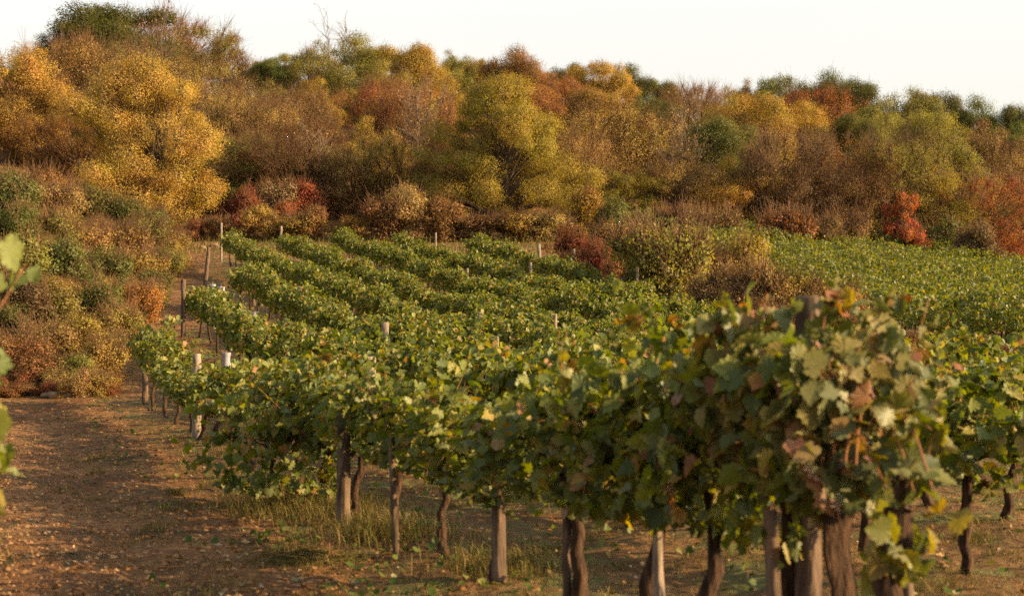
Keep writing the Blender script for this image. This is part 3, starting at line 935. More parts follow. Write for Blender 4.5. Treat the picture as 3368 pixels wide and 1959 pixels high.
BANK = [
 ('shrub','green_shrub',30,430,150,'moss',"mossy bush at the top of the bank by the picture edge"),
 ('broom','rust_shrub',95,425,120,'rust',"rusty twig bush at the top of the bank"),
 ('broom','rust_shrub',150,460,110,'tan',"tan twig bush at the top of the bank beside a dark green bush"),
 ('shrub','green_shrub',215,462,120,'green',"dark green bush on the bank crest below the golden tree"),
 ('shrub','green_shrub',300,498,110,'green',"green yellow-tipped bush between bank crest and golden tree"),
 ('shrub','red_shrub',245,420,100,'brick',"brick red bush at the foot of the golden tree's shady side"),
 ('shrub','green_shrub',30,515,130,'green',"green bush below the mossy one at the picture edge"),
 ('broom','rust_shrub',110,525,130,'olive',"olive twig bush in the upper middle of the bank"),
 ('broom','rust_shrub',200,560,120,'tan',"tan twig bush beside the bare earth patch on the bank"),
 ('broom','rust_shrub',290,560,120,'rust',"rusty twig bush on the bank facing the track"),
 ('broom','rust_shrub',360,545,100,'olive',"olive twig bush under the golden tree beside the track head"),
 ('broom','rust_shrub',410,575,90,'ochre',"ochre twig bush at the head of the dirt track"),
 ('shrub','leafy_shrub',45,590,170,'olive',"leafy olive bush low at the picture edge on the bank"),
 ('shrub','leafy_shrub',150,600,160,'moss',"broad leafy green bush in the middle of the bank"),
 ('shrub','leafy_shrub',250,615,130,'moss',"leafy green bush beside the broad one, nearer the track"),
 ('broom','rust_shrub',330,620,110,'ochre',"ochre twig bush overhanging the track halfway up"),
 ('shrub','green_shrub',415,620,80,'olive',"rounded olive bush at the track's inner bend"),
 ('shrub','green_shrub',375,672,90,'green',"low green bush beside the track above the orange clump"),
 ('broom','rust_shrub',345,705,100,'orange',"bright orange dry clump beside the track"),
 ('shrub','leafy_shrub',40,680,150,'umber',"dark leafy bush in a hollow of the bank by the picture edge"),
 ('shrub','leafy_shrub',130,700,150,'olive',"olive leafy bush below the broad green one"),
 ('shrub','leafy_shrub',230,705,140,'moss',"mossy leafy bush above the tan weeds"),
 ('broom','rust_shrub',300,760,110,'ochre',"ochre weeds on the bank above the front row's end post"),
 ('shrub','leafy_shrub',190,790,140,'lime',"yellow-flecked leafy bush near the bank's foot"),
 ('broom','rust_shrub',110,800,120,'tan',"tan weeds in the lower middle of the bank"),
 ('broom','rust_shrub',40,825,140,'rust',"rusty orange dry clump at the picture edge low on the bank"),
 ('broom','rust_shrub',105,880,120,'rust',"rust red dry clump at the bank's foot"),
 ('broom','rust_shrub',255,840,110,'ochre',"ochre weeds at the bank's foot behind the front row's end"),
 ('shrub','leafy_shrub',185,880,110,'olive',"olive bush above the flat rock at the bank's foot"),
 ('broom','rust_shrub',40,905,110,'rust',"reddish weeds at the lowest corner of the bank"),
]
for r in SHRUBS:
    place_plant(*r[:2], 'shrub', r[2], r[3] - 12, r[4] * 1.35, *r[5:7], 84, 100, 'shrubs at the foot of the wood', ratio=.95)
for r in HEDGE:
    place_plant(*r[:2], 'shrub', r[2], r[3] - 2, r[4] * 1.12, r[5], r[7], 0, 0, 'bushes of the hedge between the vineyards', ratio=.95, depth=float(r[6]))
for r in BANK:
    place_plant(*r[:2], 'shrub', r[2], r[3] - 10, r[4] * 1.3, *r[5:7], 32.6, 92, 'bushes on the bank beside the track', ratio=.8)

EDGE = [
 ('broom','rust_shrub',2190,800,90,'tan',44.5,"tan weeds under the far vines' bottom corner, beside the corner post"),
 ('broom','rust_shrub',2255,815,80,'rust',43.5,"rust weeds before the dark trunks at the far field's lower edge"),
 ('broom','rust_shrub',2330,835,80,'brown',42.5,"brown weeds at the lower edge of the far field, above the short dark stake"),
 ('broom','rust_shrub',2425,838,90,'rust',41.5,"tall rust stalks at the far field's lower edge, second from the picture edge"),
 ('broom','rust_shrub',2495,845,90,'brick',40.5,"reddish stalks at the far field's lower edge by the picture edge"),
]
for r in EDGE:
    place_plant(*r[:2], 'shrub', *r[2:6], r[7], 0, 0, 'weeds along the far field', ratio=.95, depth=float(r[6]))
frng = np.random.default_rng(444)
for i in range(64):
    cx = frng.uniform(0, 440)
    top = frng.uniform(455, 900)
    if cx > np.interp(top, [430, 560, 640, 740, 850, 900], [330, 430, 410, 345, 300, 230]):
        continue
    place_plant('shrub' if frng.random() < .6 else 'broom', 'tangled_shrub', 'shrub', cx, top, frng.uniform(75, 120), ['moss', 'olive', 'green', 'ochre', 'moss', 'tan'][i % 6],
                "small bush tangled into the olive scrub that covers the bank", 32.6, 92, 'small bushes filling the bank', ratio=.8)
for i in range(26):
    cx = -10 + i * 11 + frng.uniform(-8, 8)
    dd = 31.2 + frng.uniform(0, 2.2)
    place_plant('broom' if i % 4 else 'shrub', 'tangled_shrub', 'shrub', cx, 925 + frng.uniform(-25, 25), frng.uniform(75, 110), ['brick', 'rust', 'tan', 'rust', 'ochre', 'brown'][i % 6],
                "low rusty tangle along the very foot of the bank", 0, 0, 'low tangle at the foot of the bank', ratio=.8, depth=dd)
for i in range(46):
    cx = frng.uniform(-10, 2530)
    top = frng.uniform(300, 470)
    place_plant('bushy' if i % 3 == 0 else 'twiggy', 'understorey_tree', 'tree', cx, top, frng.uniform(90, 150), ['umber', 'brown', 'olive', 'tan', 'rust', 'moss'][i % 6],
                "half-hidden small tree filling a gap in the wooded slope", 97, 150, 'small trees filling the wood', ratio=1.2)

# ------------------------------------------------------------------ grape vines
def vine_meshes(seed, half=.78, nl=560, near=True, height=1.55, low=.62, lmat=None, ls=.12, depth=.34, trunk_r=.036, lean=0., nsh=15, hd0=.84, ns=7):
    rng = np.random.default_rng(seed)
    tk, cn, lf = MB(), MB(), MB()
    hd = hd0 + rng.uniform(-.05, .06)
    m = 9 if near else 5
    t = np.linspace(0, 1, m)
    c = np.stack([lean * (1 - t) + .05 * np.sin(t * 5 + rng.random() * 6) + rng.normal(0, .012, m), .04 * np.sin(t * 4 + rng.random() * 6) + rng.normal(0, .012, m), -.12 + t * (hd + .12)], 1)
    r = trunk_r * (1.15 - .35 * t + .30 * np.exp(-((t - .95) / .12) ** 2) + .25 * np.exp(-t * 9)) * (1 + rng.normal(0, .07, m))
    if near:
        tk.add(*sweep(c[None], r[None], 10, .10, rng))
    else:
        tk.add(*sweep(c[None], r[None], 5))
    head = c[-1]
    # arms
    for s in (-1, 1):
        E = np.array([s * half, rng.normal(0, .05), hd + rng.uniform(-.02, .16)])
        M = (head + E) / 2 + np.array([0, rng.normal(0, .05), .12])
        tk.add(*tubes(head[None], M[None], E[None], [trunk_r * .5], [.010], 6, 6 if near else 4, .012, rng))
    # shoots
    n = nsh
    x0 = np.linspace(-half, half, n) + rng.normal(0, .05, n)
    B = np.stack([x0, rng.normal(0, .04, n), hd + .05 + .06 * rng.random(n)], 1)
    side = rng.choice([-1, 1], n)
    tipz = np.where(rng.random(n) < .62, height + rng.normal(0, .13, n), low + .25 + .3 * rng.random(n))
    E = np.stack([x0 + rng.normal(0, .26, n), side * depth * rng.uniform(.3, 1.25, n), tipz], 1)
    M = np.stack([(x0 + E[:, 0]) / 2 + rng.normal(0, .08, n), side * depth * rng.uniform(.0, .5, n), np.maximum(tipz, hd + .35) + rng.uniform(.0, .25, n)], 1)
    cn.add(*tubes(B, M, E, np.full(n, .0075), np.full(n, .003), 6 if near else 4, 4 if near else 3))
    # stray shoots standing out of the curtain, with smaller leaves towards their tips
    sx0 = rng.uniform(-half, half, ns)
    sd = rng.choice([-1, 1], ns)
    sB = np.stack([sx0, sd * depth * .4, np.full(ns, height - .15)], 1)
    ups = rng.random(ns) < .6
    sE = np.stack([sx0 + rng.normal(0, .25, ns), sd * depth * rng.uniform(.6, 1.7, ns), np.where(ups, height + rng.uniform(.08, .42, ns), low + rng.uniform(-.35, .2, ns))], 1)
    sM = np.stack([(sx0 + sE[:, 0]) / 2, sd * depth * rng.uniform(.7, 1.5, ns), np.where(ups, height + .1, height + rng.uniform(-.1, .12, ns))], 1)
    cn.add(*tubes(sB, sM, sE, np.full(ns, .005), np.full(ns, .002), 5, 4 if near else 3))
    kk = 13
    si = np.repeat(np.arange(ns), kk)
    st = np.tile(np.linspace(.15, 1, kk), ns)[:, None]
    sP = sB[si] * (1 - st) ** 2 + 2 * sM[si] * st * (1 - st) + sE[si] * st ** 2 + rng.normal(0, .03, (ns * kk, 3))
    sS = ls * (1.15 - .65 * st[:, 0]) * rng.uniform(.75, 1.2, ns * kk)
    sN = rng.normal(0, .7, (ns * kk, 3)) + [0, 0, .4]
    sT = rng.normal(0, .7, (ns * kk, 3)) + [0, 0, -.4]
    lf.add(*leaves(sP, sN, sT, sS, GRAPE_V if near else VINE_V, GRAPE_F if near else VINE_F, rng.uniform(.3, 2.5, ns * kk)))
    # leaves: half along shoots, half filling the curtain
    k1 = int(nl * .55)
    i = rng.integers(0, n, k1)
    tt = rng.random(k1)[:, None] ** .8
    P1 = B[i] * (1 - tt) ** 2 + 2 * M[i] * tt * (1 - tt) + E[i] * tt ** 2 + rng.normal(0, .055, (k1, 3))
    k2 = nl - k1
    a = rng.random(k2) * 6.283
    q = np.sqrt(rng.random(k2)) * .55 + .45
    zc, zr = (height + low) / 2, (height - low) / 2
    xx = rng.uniform(-half * 1.08, half * 1.08, k2)
    und = (.28 if near else .22) * np.sin(xx * 5.5 + seed) + (.18 if near else .14) * np.sin(xx * 11 + seed * 2)
    P2 = np.stack([xx, np.cos(a) * depth * q * (1 + und), zc + np.sin(a) * zr * q * (1 + und) + und * .4], 1)
    P = np.concatenate([P1, P2])
    k = len(P)
    outw = np.stack([np.zeros(k), P[:, 1] / depth, (P[:, 2] - zc) / zr * .8], 1)
    N = outw * .55 + np.array([0, 0, .30]) + rng.normal(0, .72, (k, 3))
    T = np.array([0, 0, -.7]) + outw * np.array([1, .8, 0]) + rng.normal(0, .7, (k, 3))
    S = ls * rng.uniform(.55, 1.25, k)
    if near:
        lf.add(*leaves(P, N, T, S, GRAPE_V, GRAPE_F, rng.uniform(.3, 2.8, k)))
        # leaf stalks
        j = rng.choice(k1, k1 // 2, replace=False)
        Q = P1[j]
        base = Q + unit(rng.normal(0, 1, (len(j), 3)) - outw[j]) * .06
        cn.add(*tubes(base, (base + Q) / 2 + [0, 0, .01], Q, np.full(len(j), .0018), np.full(len(j), .0014), 2, 3))
    else:
        lf.add(*leaves(P, N, T, S, VINE_V, VINE_F, rng.uniform(.2, 2.0, k)))
    return (tk.mesh("vine_trunk", M_VBARK, near), cn.mesh("vine_shoots", M_CANE), lf.mesh("vine_foliage", lmat or M_VINE, near))

END = vine_meshes(262, .16, 90, True, 1.20, .80, M_VINE_OLD, .105, .17, trunk_r=.055, nsh=5, hd0=.95, lean=.10, ns=1)
SPRAWL = vine_meshes(260, .8, 800, True, .92, .10, M_VINE, .096, .50, trunk_r=.02, nsh=18, hd0=.5)
YAW = math.atan2(DD[1], DD[0])
def place_vine(protos, x, y, sz=1., sx=1., flip=False, label=None, group=None, yaw=0., sy=1., z=None):
    e = bpy.data.objects.new("grape_vine", None)
    e.empty_display_size = .2
    COL.objects.link(e)
    e.location = (x, y, float(ground(x, y)) if z is None else z)
    e.scale = (sx, sy, sz)
    e.rotation_euler = (0, 0, YAW + yaw + (math.pi if flip else 0))
    tag(e, label, 'grape vine', group)
    link("trunk", protos[0], e)
    link("shoots", protos[1], e)
    link("foliage", protos[2], e)
    return e

NEAR = [vine_meshes(200 + i, .80, 780, True, 1.34, .68, M_VINE, .092, .34, trunk_r=.040, nsh=17, lean=[.0, .12, -.1, .05, -.16, .08][i]) for i in range(6)]
NEAR_OLD = [vine_meshes(220 + i, .70, 600, True, 1.52, 1.00, M_VINE_OLD, .102, .27, trunk_r=.070, nsh=17, lean=[0, .1][i], hd0=1.08, ns=4) for i in range(2)]
MID = [vine_meshes(240 + i, .98, 1150, False, 1.42, .74, M_VINE, .097, .27, nsh=18, ns=4, hd0=.88) for i in range(7)]

def row_point(c, d):
    """point at depth d on the row whose offset is c"""
    return (c - NN[1] * d) / NN[0], d

def lab(s):
    return s
# front row: depth, height factor, label
FRONT = [
 (5.5, 1.0, 'end', "bare twisted dark trunk with a few low leaves closing the front row"),
 (5.95, 0.95, 'old', "drooping rust-edged vine on the thickest trunk, second from the front row's end"),
 (6.35, 1.06, 'old', "mounded vine wrapped around the tall front post"),
 (6.95, 1.05, 'new', "vine with curved stem and shadowed broad leaves, beside the mounded vine"),
 (7.55, 1.00, 'new', "front-row vine whose twin trunk stands with a pale stake"),
 (8.50, 0.94, 'new', "front-row vine on a thick dark double trunk"),
 (9.80, 0.82, 'new', "front-row vine tied to a dark post with a knobbed side"),
 (10.9, 0.84, 'new', "front-row vine with slender trunk slanting at its foot"),
 (12.1, 0.86, 'new', "front-row vine above the crooked pale stake"),
 (13.3, 0.90, 'new', "front-row vine on a straight dark trunk beside the thick grey post"),
 (14.6, 0.92, 'new', "front-row vine behind the dry grass tuft"),
 (15.9, 0.93, 'new', "front-row vine with small crooked trunk over the dry grass tuft"),
 (17.2, 0.92, 'new', "front-row vine with dark hollow under its leaves, past the dry grass tuft"),
 (18.5, 0.86, 'new', "front-row vine beside the thin post with a sunlit top"),
 (19.8, 0.78, 'new', "front-row vine, seventh in from the track end"),
 (21.1, 0.70, 'new', "front-row vine, sixth in from the track end"),
 (22.4, 0.66, 'new', "front-row vine, fifth in from the track end"),
 (23.8, 0.68, 'new', "front-row vine just below the thick round-topped post"),
 (25.3, 0.82, 'new', "front-row vine with bent loop of stem near its foot"),
 (26.9, 1.00, 'new', "front-row vine, second in from the track end"),
 (28.6, 1.10, 'new', "front-row vine wrapped round the end post at the track"),
]
rng = np.random.default_rng(5)
for i, (d, hf, kind, label) in enumerate(FRONT):
    x, y = row_point(3.38, d)
    pr = END if kind == 'end' else NEAR_OLD[i % 2] if kind == 'old' else NEAR[(i * 5) % 6]
    place_vine(pr, x, y, hf, [.8, .28, .62, 1][min(i, 3)], i % 3 == 1, label, 'grape vines of the front row', yaw=rng.normal(0, .06))
x, y = row_point(3.38, 14.7)
place_vine(SPRAWL, x - .45, y - .2, 1., .95, False, "low sprawling vine shoot trailing from the front row onto the track", 'grape vines of the front row', yaw=.5)
place_vine(NEAR[4], -2.245, 5.0, 1.2, .62, False, "out-of-focus vine tip hanging at the picture edge beside the track", None, yaw=.1)

ROW_NAMES = ['', 'second', 'third', 'fourth', 'fifth', 'sixth', 'seventh', 'eighth', 'ninth', 'tenth', 'eleventh', 'twelfth']
END_Y = [30, 41.5, 51.2, 70.8, 71.0, 72.0]
cand = []
for k in range(1, 12):
    c = 3.38 + 2.75 * k
    d = 8.8 if k == 1 else 10.5
    j = 0
    rr = np.random.default_rng(300 + k)
    while d < 78:
        cc = c + (max(0, 30 - d) * .02 if k == 1 else 0)
        x, y = row_point(cc, d)
        step = (1.25 if d < 16 else 1.62) * rr.uniform(.92, 1.08)
        d += step * .935
        if k < len(END_Y):
            if y > END_Y[k]:
                break
        elif y > np.interp(x, [-16, -6, -1, 1.3, 2.7, 4.7, 5.6, 6.2, 7, 8], [72, 72, 68, 66, 62, 53, 44, 38, 30, 20]):
            continue
        if x > 9.2 - .0 * y or (k >= 2 and x > np.interp(y, [10, 20, 30, 50, 70], [5.5, 6.5, 8.2, 8.4, 4.5])):
            continue
        px, py = project(x, y, float(ground(x, y)) + 1.3)
        if not (-25 < px < 1060):
            continue
        cand.append((y, k, x, rr.uniform(.84, 1.10), rr.random()))
cand.sort()
used = cand[:278]
rest = cand[278:]
print("VINES", len(cand), len(used))
for i, (y, k, x, hf, f) in enumerate(used):
    pr = NEAR[i % 6] if y < 15 else MID[i % 7]
    place_vine(pr, x, y, hf, .95 + .15 * f, f > .5, f"leafy green grape vine in the {ROW_NAMES[k]} row counted from the front row",
               f"grape vines of the {ROW_NAMES[k]} row", yaw=(f - .5) * .2, sy=.9 + .25 * f)

# the far field beyond the hedge (and what is over 300 of the near field) as one mass
def far_field():
    rng = np.random.default_rng(77)
    lf, tk = MB(), MB()
    spots = [(x, y, YAW) for (y, k, x, hf, f) in rest]
    e = unit(np.array([.93, -.36]))
    nrm = np.array([.36, .93])
    for q in np.arange(40, 112, 2.45):
        for s in np.arange(-30, 62, 1.35):
            p = nrm * q + e * s + rng.normal(0, .1, 2)
            x, y = p
            if y < 41 or y > 97 - .24 * max(x - 6, 0):
                continue
            xl = np.interp(y, [41, 46, 60, 78, 97], [15.6, 12.8, 11.0, 9.0, 6.6]) + rng.normal(0, .3)
            if x < xl or x > .385 * y + 3:
                continue
            spots.append((x, y, math.atan2(e[1], e[0])))
    for x, y, yaw in spots:
        g = float(ground(x, y))
        k = int(330 if y > 55 else 450)
        h = 1.5 * rng.uniform(.72, 1.22)
        a = rng.random(k) * 6.283
        q = .5 + .5 * np.sqrt(rng.random(k))
        lx = rng.uniform(-.85, .85, k)
        und = .2 * np.sin(lx * 4 + x * 3)
        ly = np.cos(a) * .60 * q * (1 + und)
        lz = .55 * h + .62 + np.sin(a) * .55 * h * .72 * q + und * .35 + rng.normal(0, .06, k)
        cs, sn = math.cos(yaw), math.sin(yaw)
        P = np.stack([x + lx * cs - ly * sn, y + lx * sn + ly * cs, g + lz], 1)
        N = np.stack([-np.cos(a) * sn, np.cos(a) * cs, np.sin(a) * .6 + .35], 1) + rng.normal(0, .75, (k, 3))
        T = rng.normal(0, .6, (k, 3)) - [0, 0, .8]
        lf.add(*leaves(P, N, T, .122 * rng.uniform(.6, 1.3, k), VINE_V, VINE_F, rng.uniform(.2, 2, k)))
        tk.add(*tubes([[x, y, g - .1]], [[x + rng.normal(0, .05), y, g + .5]], [[x, y, g + .95]], [.04], [.03], 3, 4))
    print("FAR", len(spots))
    o = link("vineyard_rows", lf.mesh("far_vine_leaves", M_VINE_FAR))
    tag(o, "dense mass of far grape vines beyond the hedge, seen as one green slope", "grape vines", None, "stuff")
    t = link("trunks", tk.mesh("far_vine_trunks", M_VBARK), o)
    t["kind"] = "stuff"
far_field()

# ------------------------------------------------------------------ posts and stakes
def post_mesh(seed, h, r, square=False, mat=None, lean=.0):
    rng = np.random.default_rng(seed)
    mb = MB()
    m = 9
    t = np.linspace(0, 1, m)
    c = np.stack([lean * t * h + rng.normal(0, .006, m) * (h / 2), rng.normal(0, .006, m) * (h / 2), -.25 + t * (h + .25)], 1)
    rad = r * (1.06 - .12 * t) * (1 + rng.normal(0, .02, m))
    # a rounded chamfer at the top
    c = np.concatenate([c, c[-1:] + [[0, 0, .012]]])
    rad = np.concatenate([rad, [rad[-1] * .86]])
    V, f = sweep(c[None], rad[None], 5 if square else 11, .05, rng, cap=True)
    mb.add(V, f)
    return mb.mesh("post", mat or M_POST, not square)

def place_post(px, top, kind, label, row=None, depth=None, r=.05, dark=False, lean=0., name="vine_post", yoff=0., k=.40635, hmin=.9, hmax=2.3):
    px, top = px * k, top * k
    a, b = ray(px, top)
    if depth is None:
        c = 3.38 + 2.75 * row
        depth = c / (NN[0] * a + NN[1]) + yoff
    x, y = a * depth, depth
    g = float(ground(x, y))
    h = min(max(EYE + b * depth - g, hmin), hmax)
    o = link(name, post_mesh(int(px * 3 + top), h, r, kind == 'stake', M_POSTD if dark else M_POST, lean), None, (x - lean * h, y, g))
    o.rotation_euler = (0, 0, px % 6.28 if lean == 0 else 0)
    return tag(o, label, 'post' if kind == 'post' else 'stake', 'posts and stakes among the vines')

P = place_post
P(1986, 733, 'post', "tall thick round post rising from the mounded front vine", 0, depth=6.3, r=.058, dark=True)
P(2190, 955, 'stake', "grey slat leaning through the leaves of the front row's last vine", depth=5.95, r=.030, dark=True, lean=-.10, name="wooden_stake")
P(358, 823, 'post', "end post of the front row beside the track", depth=29.6, r=.06, dark=True)
P(485, 871, 'post', "thick pale round-topped post standing clear above the front row", depth=23.0, r=.075)
P(842, 905, 'post', "thin post with sunlit top poking out of the front row", depth=17.0, r=.05)
P(910, 878, 'post', "flat-topped grey post half hidden behind the front row's leaves", depth=20.5, r=.09)
P(845, 1165, 'post', "thick grey post under the front row by the dry grass tuft", depth=12.75, r=.062, dark=True, hmin=1.0, hmax=1.0)  # under-row posts set dark: the canopy's shade is put into the wood colour
P(962, 1170, 'stake', "crooked pale stake under the front row", depth=11.1, r=.028, dark=True, name="wooden_stake", hmin=.9, hmax=1.0, lean=-.06)
P(1228, 1180, 'post', "dark post with a sunlit top under the front row", depth=9.7, r=.050, dark=True, hmin=.9, hmax=1.0)
P(1612, 1230, 'stake', "pale stake with a sunlit edge beside the twin trunk", depth=7.45, r=.030, name="wooden_stake", hmin=.9, hmax=1.0, lean=-.05)
P(1898, 1270, 'stake', "straight brown stake beside the curved stem of the front row", depth=6.2, r=.036, dark=True, name="wooden_stake", hmin=.9, hmax=1.0, lean=-.05)
P(1395, 1180, 'stake', "thin stake against the thick dark double trunk", depth=8.6, r=.030, name="wooden_stake", dark=True, hmin=.9, hmax=1.0)
P(452, 688, 'post', "short dark end post of the second row at the track", depth=41.5, r=.07, dark=True)
P(514, 608, 'post', "leaning dark stake alone on the track above the second row", depth=60., r=.085, dark=True, lean=.10, name="wooden_stake")
P(692, 556, 'post', "tall bare post at the upper end of the fifth row", depth=72.5, r=.07)
P(840, 562, 'post', "thin post at the upper end of the sixth row", depth=73., r=.055)
P(545, 548, 'post', "end post at the top of the fourth row", depth=71.5, r=.06)
P(740, 703, 'post', "thick pale post, higher of two in line in the third row", depth=44., r=.085)
P(628, 668, 'post', "dark leaning post between the third and fourth rows", depth=50., r=.085, dark=True, lean=.05)
P(748, 808, 'post', "pale post, lower of two in line near the second row", depth=31., r=.07)
P(948, 793, 'post', "weathered post standing clear in the third row", depth=30., r=.075)
P(1183, 768, 'post', "sloping-topped post in the fourth row", depth=34., r=.07)
P(1366, 772, 'post', "slim pale post in the fifth row, mid-vineyard", depth=34.5, r=.055)
P(1220, 828, 'post', "grey post top just showing above the third row's leaves", depth=26.5, r=.065)
P(1468, 838, 'post', "leaning orange-lit stake low in the fourth row", depth=25., r=.05, lean=.06, name="wooden_stake")
P(1305, 645, 'post', "small pale post top in the upper middle of the vineyard", depth=55., r=.06)
P(1326, 600, 'post', "pale leaning post against the crimson hedge bushes", depth=67., r=.085, lean=-.04)
P(1412, 612, 'post', "pale upright post against the crimson hedge bushes", depth=66., r=.075)
P(1568, 656, 'post', "tallest of three thin stakes in front of the green hedge bush", depth=54., r=.055, name="wooden_stake")
P(1530, 684, 'post', "shorter orange-lit stake beside the tallest of the three", depth=55., r=.045, name="wooden_stake")
P(1580, 698, 'post', "shortest of the three stakes by the green hedge bush", depth=53., r=.045, name="wooden_stake")
P(1090, 600, 'post', "orange-lit post in the top row under the lime-green tree", depth=69., r=.06)
P(1072, 572, 'post', "narrow post top behind the top row under the lime-green tree", depth=72., r=.05)
P(1150, 660, 'post', "tiny post top amid leaves in the upper middle rows", depth=58., r=.05)
P(2168, 732, 'post', "grey post at the bottom corner of the far vines", depth=47., r=.055)
P(2172, 790, 'post', "dark thin stake under the far vines' corner post", depth=46., r=.04, dark=True, name="wooden_stake", hmin=.7)
P(2360, 900, 'post', "short dark stake in the grass beyond the second row", depth=24., r=.05, dark=True, name="wooden_stake")

# plastic guards round young vines
def grow_tube(px, top, bot, depth, r, label, lean=0.):
    k = .40635
    a, b = ray(px * k, top * k)
    x = a * depth
    g = float(ground(x, depth))
    h = max((bot - top) * k * depth / F, .35)
    mb = MB()
    n = 9
    z = np.linspace(0, h, n)
    c = np.stack([lean * z, np.zeros(n), z], 1)
    mb.add(*sweep(c[None], (np.full(n, r) * (1 + .06 * np.sin(z * 20)))[None], 9, .06, np.random.default_rng(int(px))))
    mb.add(*sweep(c[::-1][None], (np.full(n, r * .93))[None], 9))
    zz = max(EYE + b * depth - h, g)
    o = link("grow_tube", mb.mesh("grow_tube", M_TUBE), None, (x, depth, min(zz, g + .25)))
    tag(o, label, 'plant guard', 'white plastic guards round young vines')
    s = link("stick", MB().add(*sweep(np.array([[[0, 0, -.5], [lean * .3, 0, h * .5], [lean * h, 0, h + .12]]]), np.array([[.012, .012, .01]]), 5)).mesh("stick", M_POST), o)
grow_tube(557, 866, 905, 36.3, .10, "white plastic guard standing just above the thick round-topped post")
grow_tube(522, 698, 735, 53., .12, "white plastic guard, thinner of two beside the second row's end", .05)
grow_tube(540, 704, 742, 52.6, .15, "white plastic guard, crumpled one of two beside the second row's end", .12)
grow_tube(712, 636, 660, 66., .14, "small white plastic guard high among the fourth row's trunks", .1)
grow_tube(626, 765, 790, 46., .12, "small bluish white plastic guard in the shade of the second row")

# ------------------------------------------------------------------ ground cover
rng = np.random.default_rng(9)
def scatter(n, ylo, yhi, spread=.40, power=1.0):
    y = ylo + (yhi - ylo) * rng.random(n) ** power
    x = (rng.random(n) * 2 - 1) * spread * y
    return x, y

def stones():
    base = np.array([(1, 0, 0), (-1, 0, 0), (0, 1, 0), (0, -1, 0), (0, 0, 1), (0, 0, -1)], float)
    tri = np.array([(0, 2, 4), (2, 1, 4), (1, 3, 4), (3, 0, 4), (2, 0, 5), (1, 2, 5), (3, 1, 5), (0, 3, 5)])
    x, y = scatter(3200, 7, 42, .40, 1.3)
    c = NN[0] * x + NN[1] * y
    keep = ((c < 2.6) | (rng.random(len(x)) < .25)) & (bank_s(x, y) < .6)
    x, y = x[keep], y[keep]
    n = len(x)
    s = .010 + .018 * rng.random(n) ** 3 + .03 * (rng.random(n) ** 14)
    z = ground(x, y) + s * .15
    V = base[None] * (s[:, None, None] * rng.uniform(.6, 1.3, (n, 6, 1))) * np.array([1.2, 1, .6])
    a = rng.random(n) * 6.28
    R = np.stack([np.stack([np.cos(a), -np.sin(a)], 1), np.stack([np.sin(a), np.cos(a)], 1)], 1)
    V[:, :, :2] = np.einsum('nij,nkj->nki', R, V[:, :, :2])
    V += np.stack([x, y, z], 1)[:, None]
    f = (tri[None] + (np.arange(n) * 6)[:, None, None]).reshape(-1, 3)
    o = link("gravel", MB().add(V, f).mesh("gravel", M_STONE))
    tag(o, None, None, kind="stuff")
stones()

def clods():
    base = np.array([(1, 0, 0), (-1, 0, 0), (0, 1, 0), (0, -1, 0), (0, 0, 1), (0, 0, -1)], float)
    tri = np.array([(0, 2, 4), (2, 1, 4), (1, 3, 4), (3, 0, 4)])
    x, y = scatter(60000, 7.5, 40, .40, 1.25)
    c = NN[0] * x + NN[1] * y
    keep = (c < 2.8 + bumps(x, y, 1.5, 41)) & (bank_s(x, y) < .4)
    x, y = x[keep], y[keep]
    n = len(x)
    s = .007 + .022 * rng.random(n) ** 3
    V = base[None] * (s[:, None, None] * rng.uniform(.5, 1.4, (n, 6, 1))) * np.array([1.1, 1.1, .8])
    V += np.stack([x, y, ground(x, y) + s * .1], 1)[:, None]
    f = (tri[None] + (np.arange(n) * 6)[:, None, None]).reshape(-1, 3)
    o = link("soil_clods", MB().add(V, f).mesh("soil_clods", M_CLOD))
    tag(o, None, None, kind="stuff")
clods()

def litter():
    x, y = scatter(11000, 6.5, 45, .42, 1.2)
    keep = (bank_s(x, y) < 2)
    x, y = x[keep], y[keep]
    n = len(x)
    s = .018 + .035 * rng.random(n) ** 2.5
    P = np.stack([x, y, ground(x, y) + .012], 1)
    N = np.array([0, 0, 1.]) + rng.normal(0, .38, (n, 3))
    o = link("fallen_leaves", MB().add(*leaves(P, N, rng.normal(0, 1, (n, 3)), s, VINE_V, VINE_F, rng.uniform(.3, 2.5, n))).mesh("fallen_leaves", M_LITTER))
    tag(o, None, None, kind="stuff")
litter()

def blades(P, h, w, lean, r):
    n = len(P)
    a = r.random(n) * 6.283
    d = np.stack([np.cos(a), np.sin(a), np.zeros(n)], 1)
    s = np.stack([-np.sin(a), np.cos(a), np.zeros(n)], 1)
    up = np.array([0, 0, 1.])
    b0, b1 = P - s * w[:, None], P + s * w[:, None]
    m = P + up * (h * .6)[:, None] + d * (lean * h * .35)[:, None]
    m0, m1 = m - s * (w * .8)[:, None], m + s * (w * .8)[:, None]
    t = P + up * (h * (1 - lean * .35))[:, None] + d * (lean * h)[:, None]
    V = np.stack([b0, b1, m1, m0, t], 1).reshape(-1, 3)
    o = (np.arange(n) * 5)[:, None]
    return V, [np.array([[0, 1, 2, 3]]) + o, np.array([[3, 2, 4]]) + o]

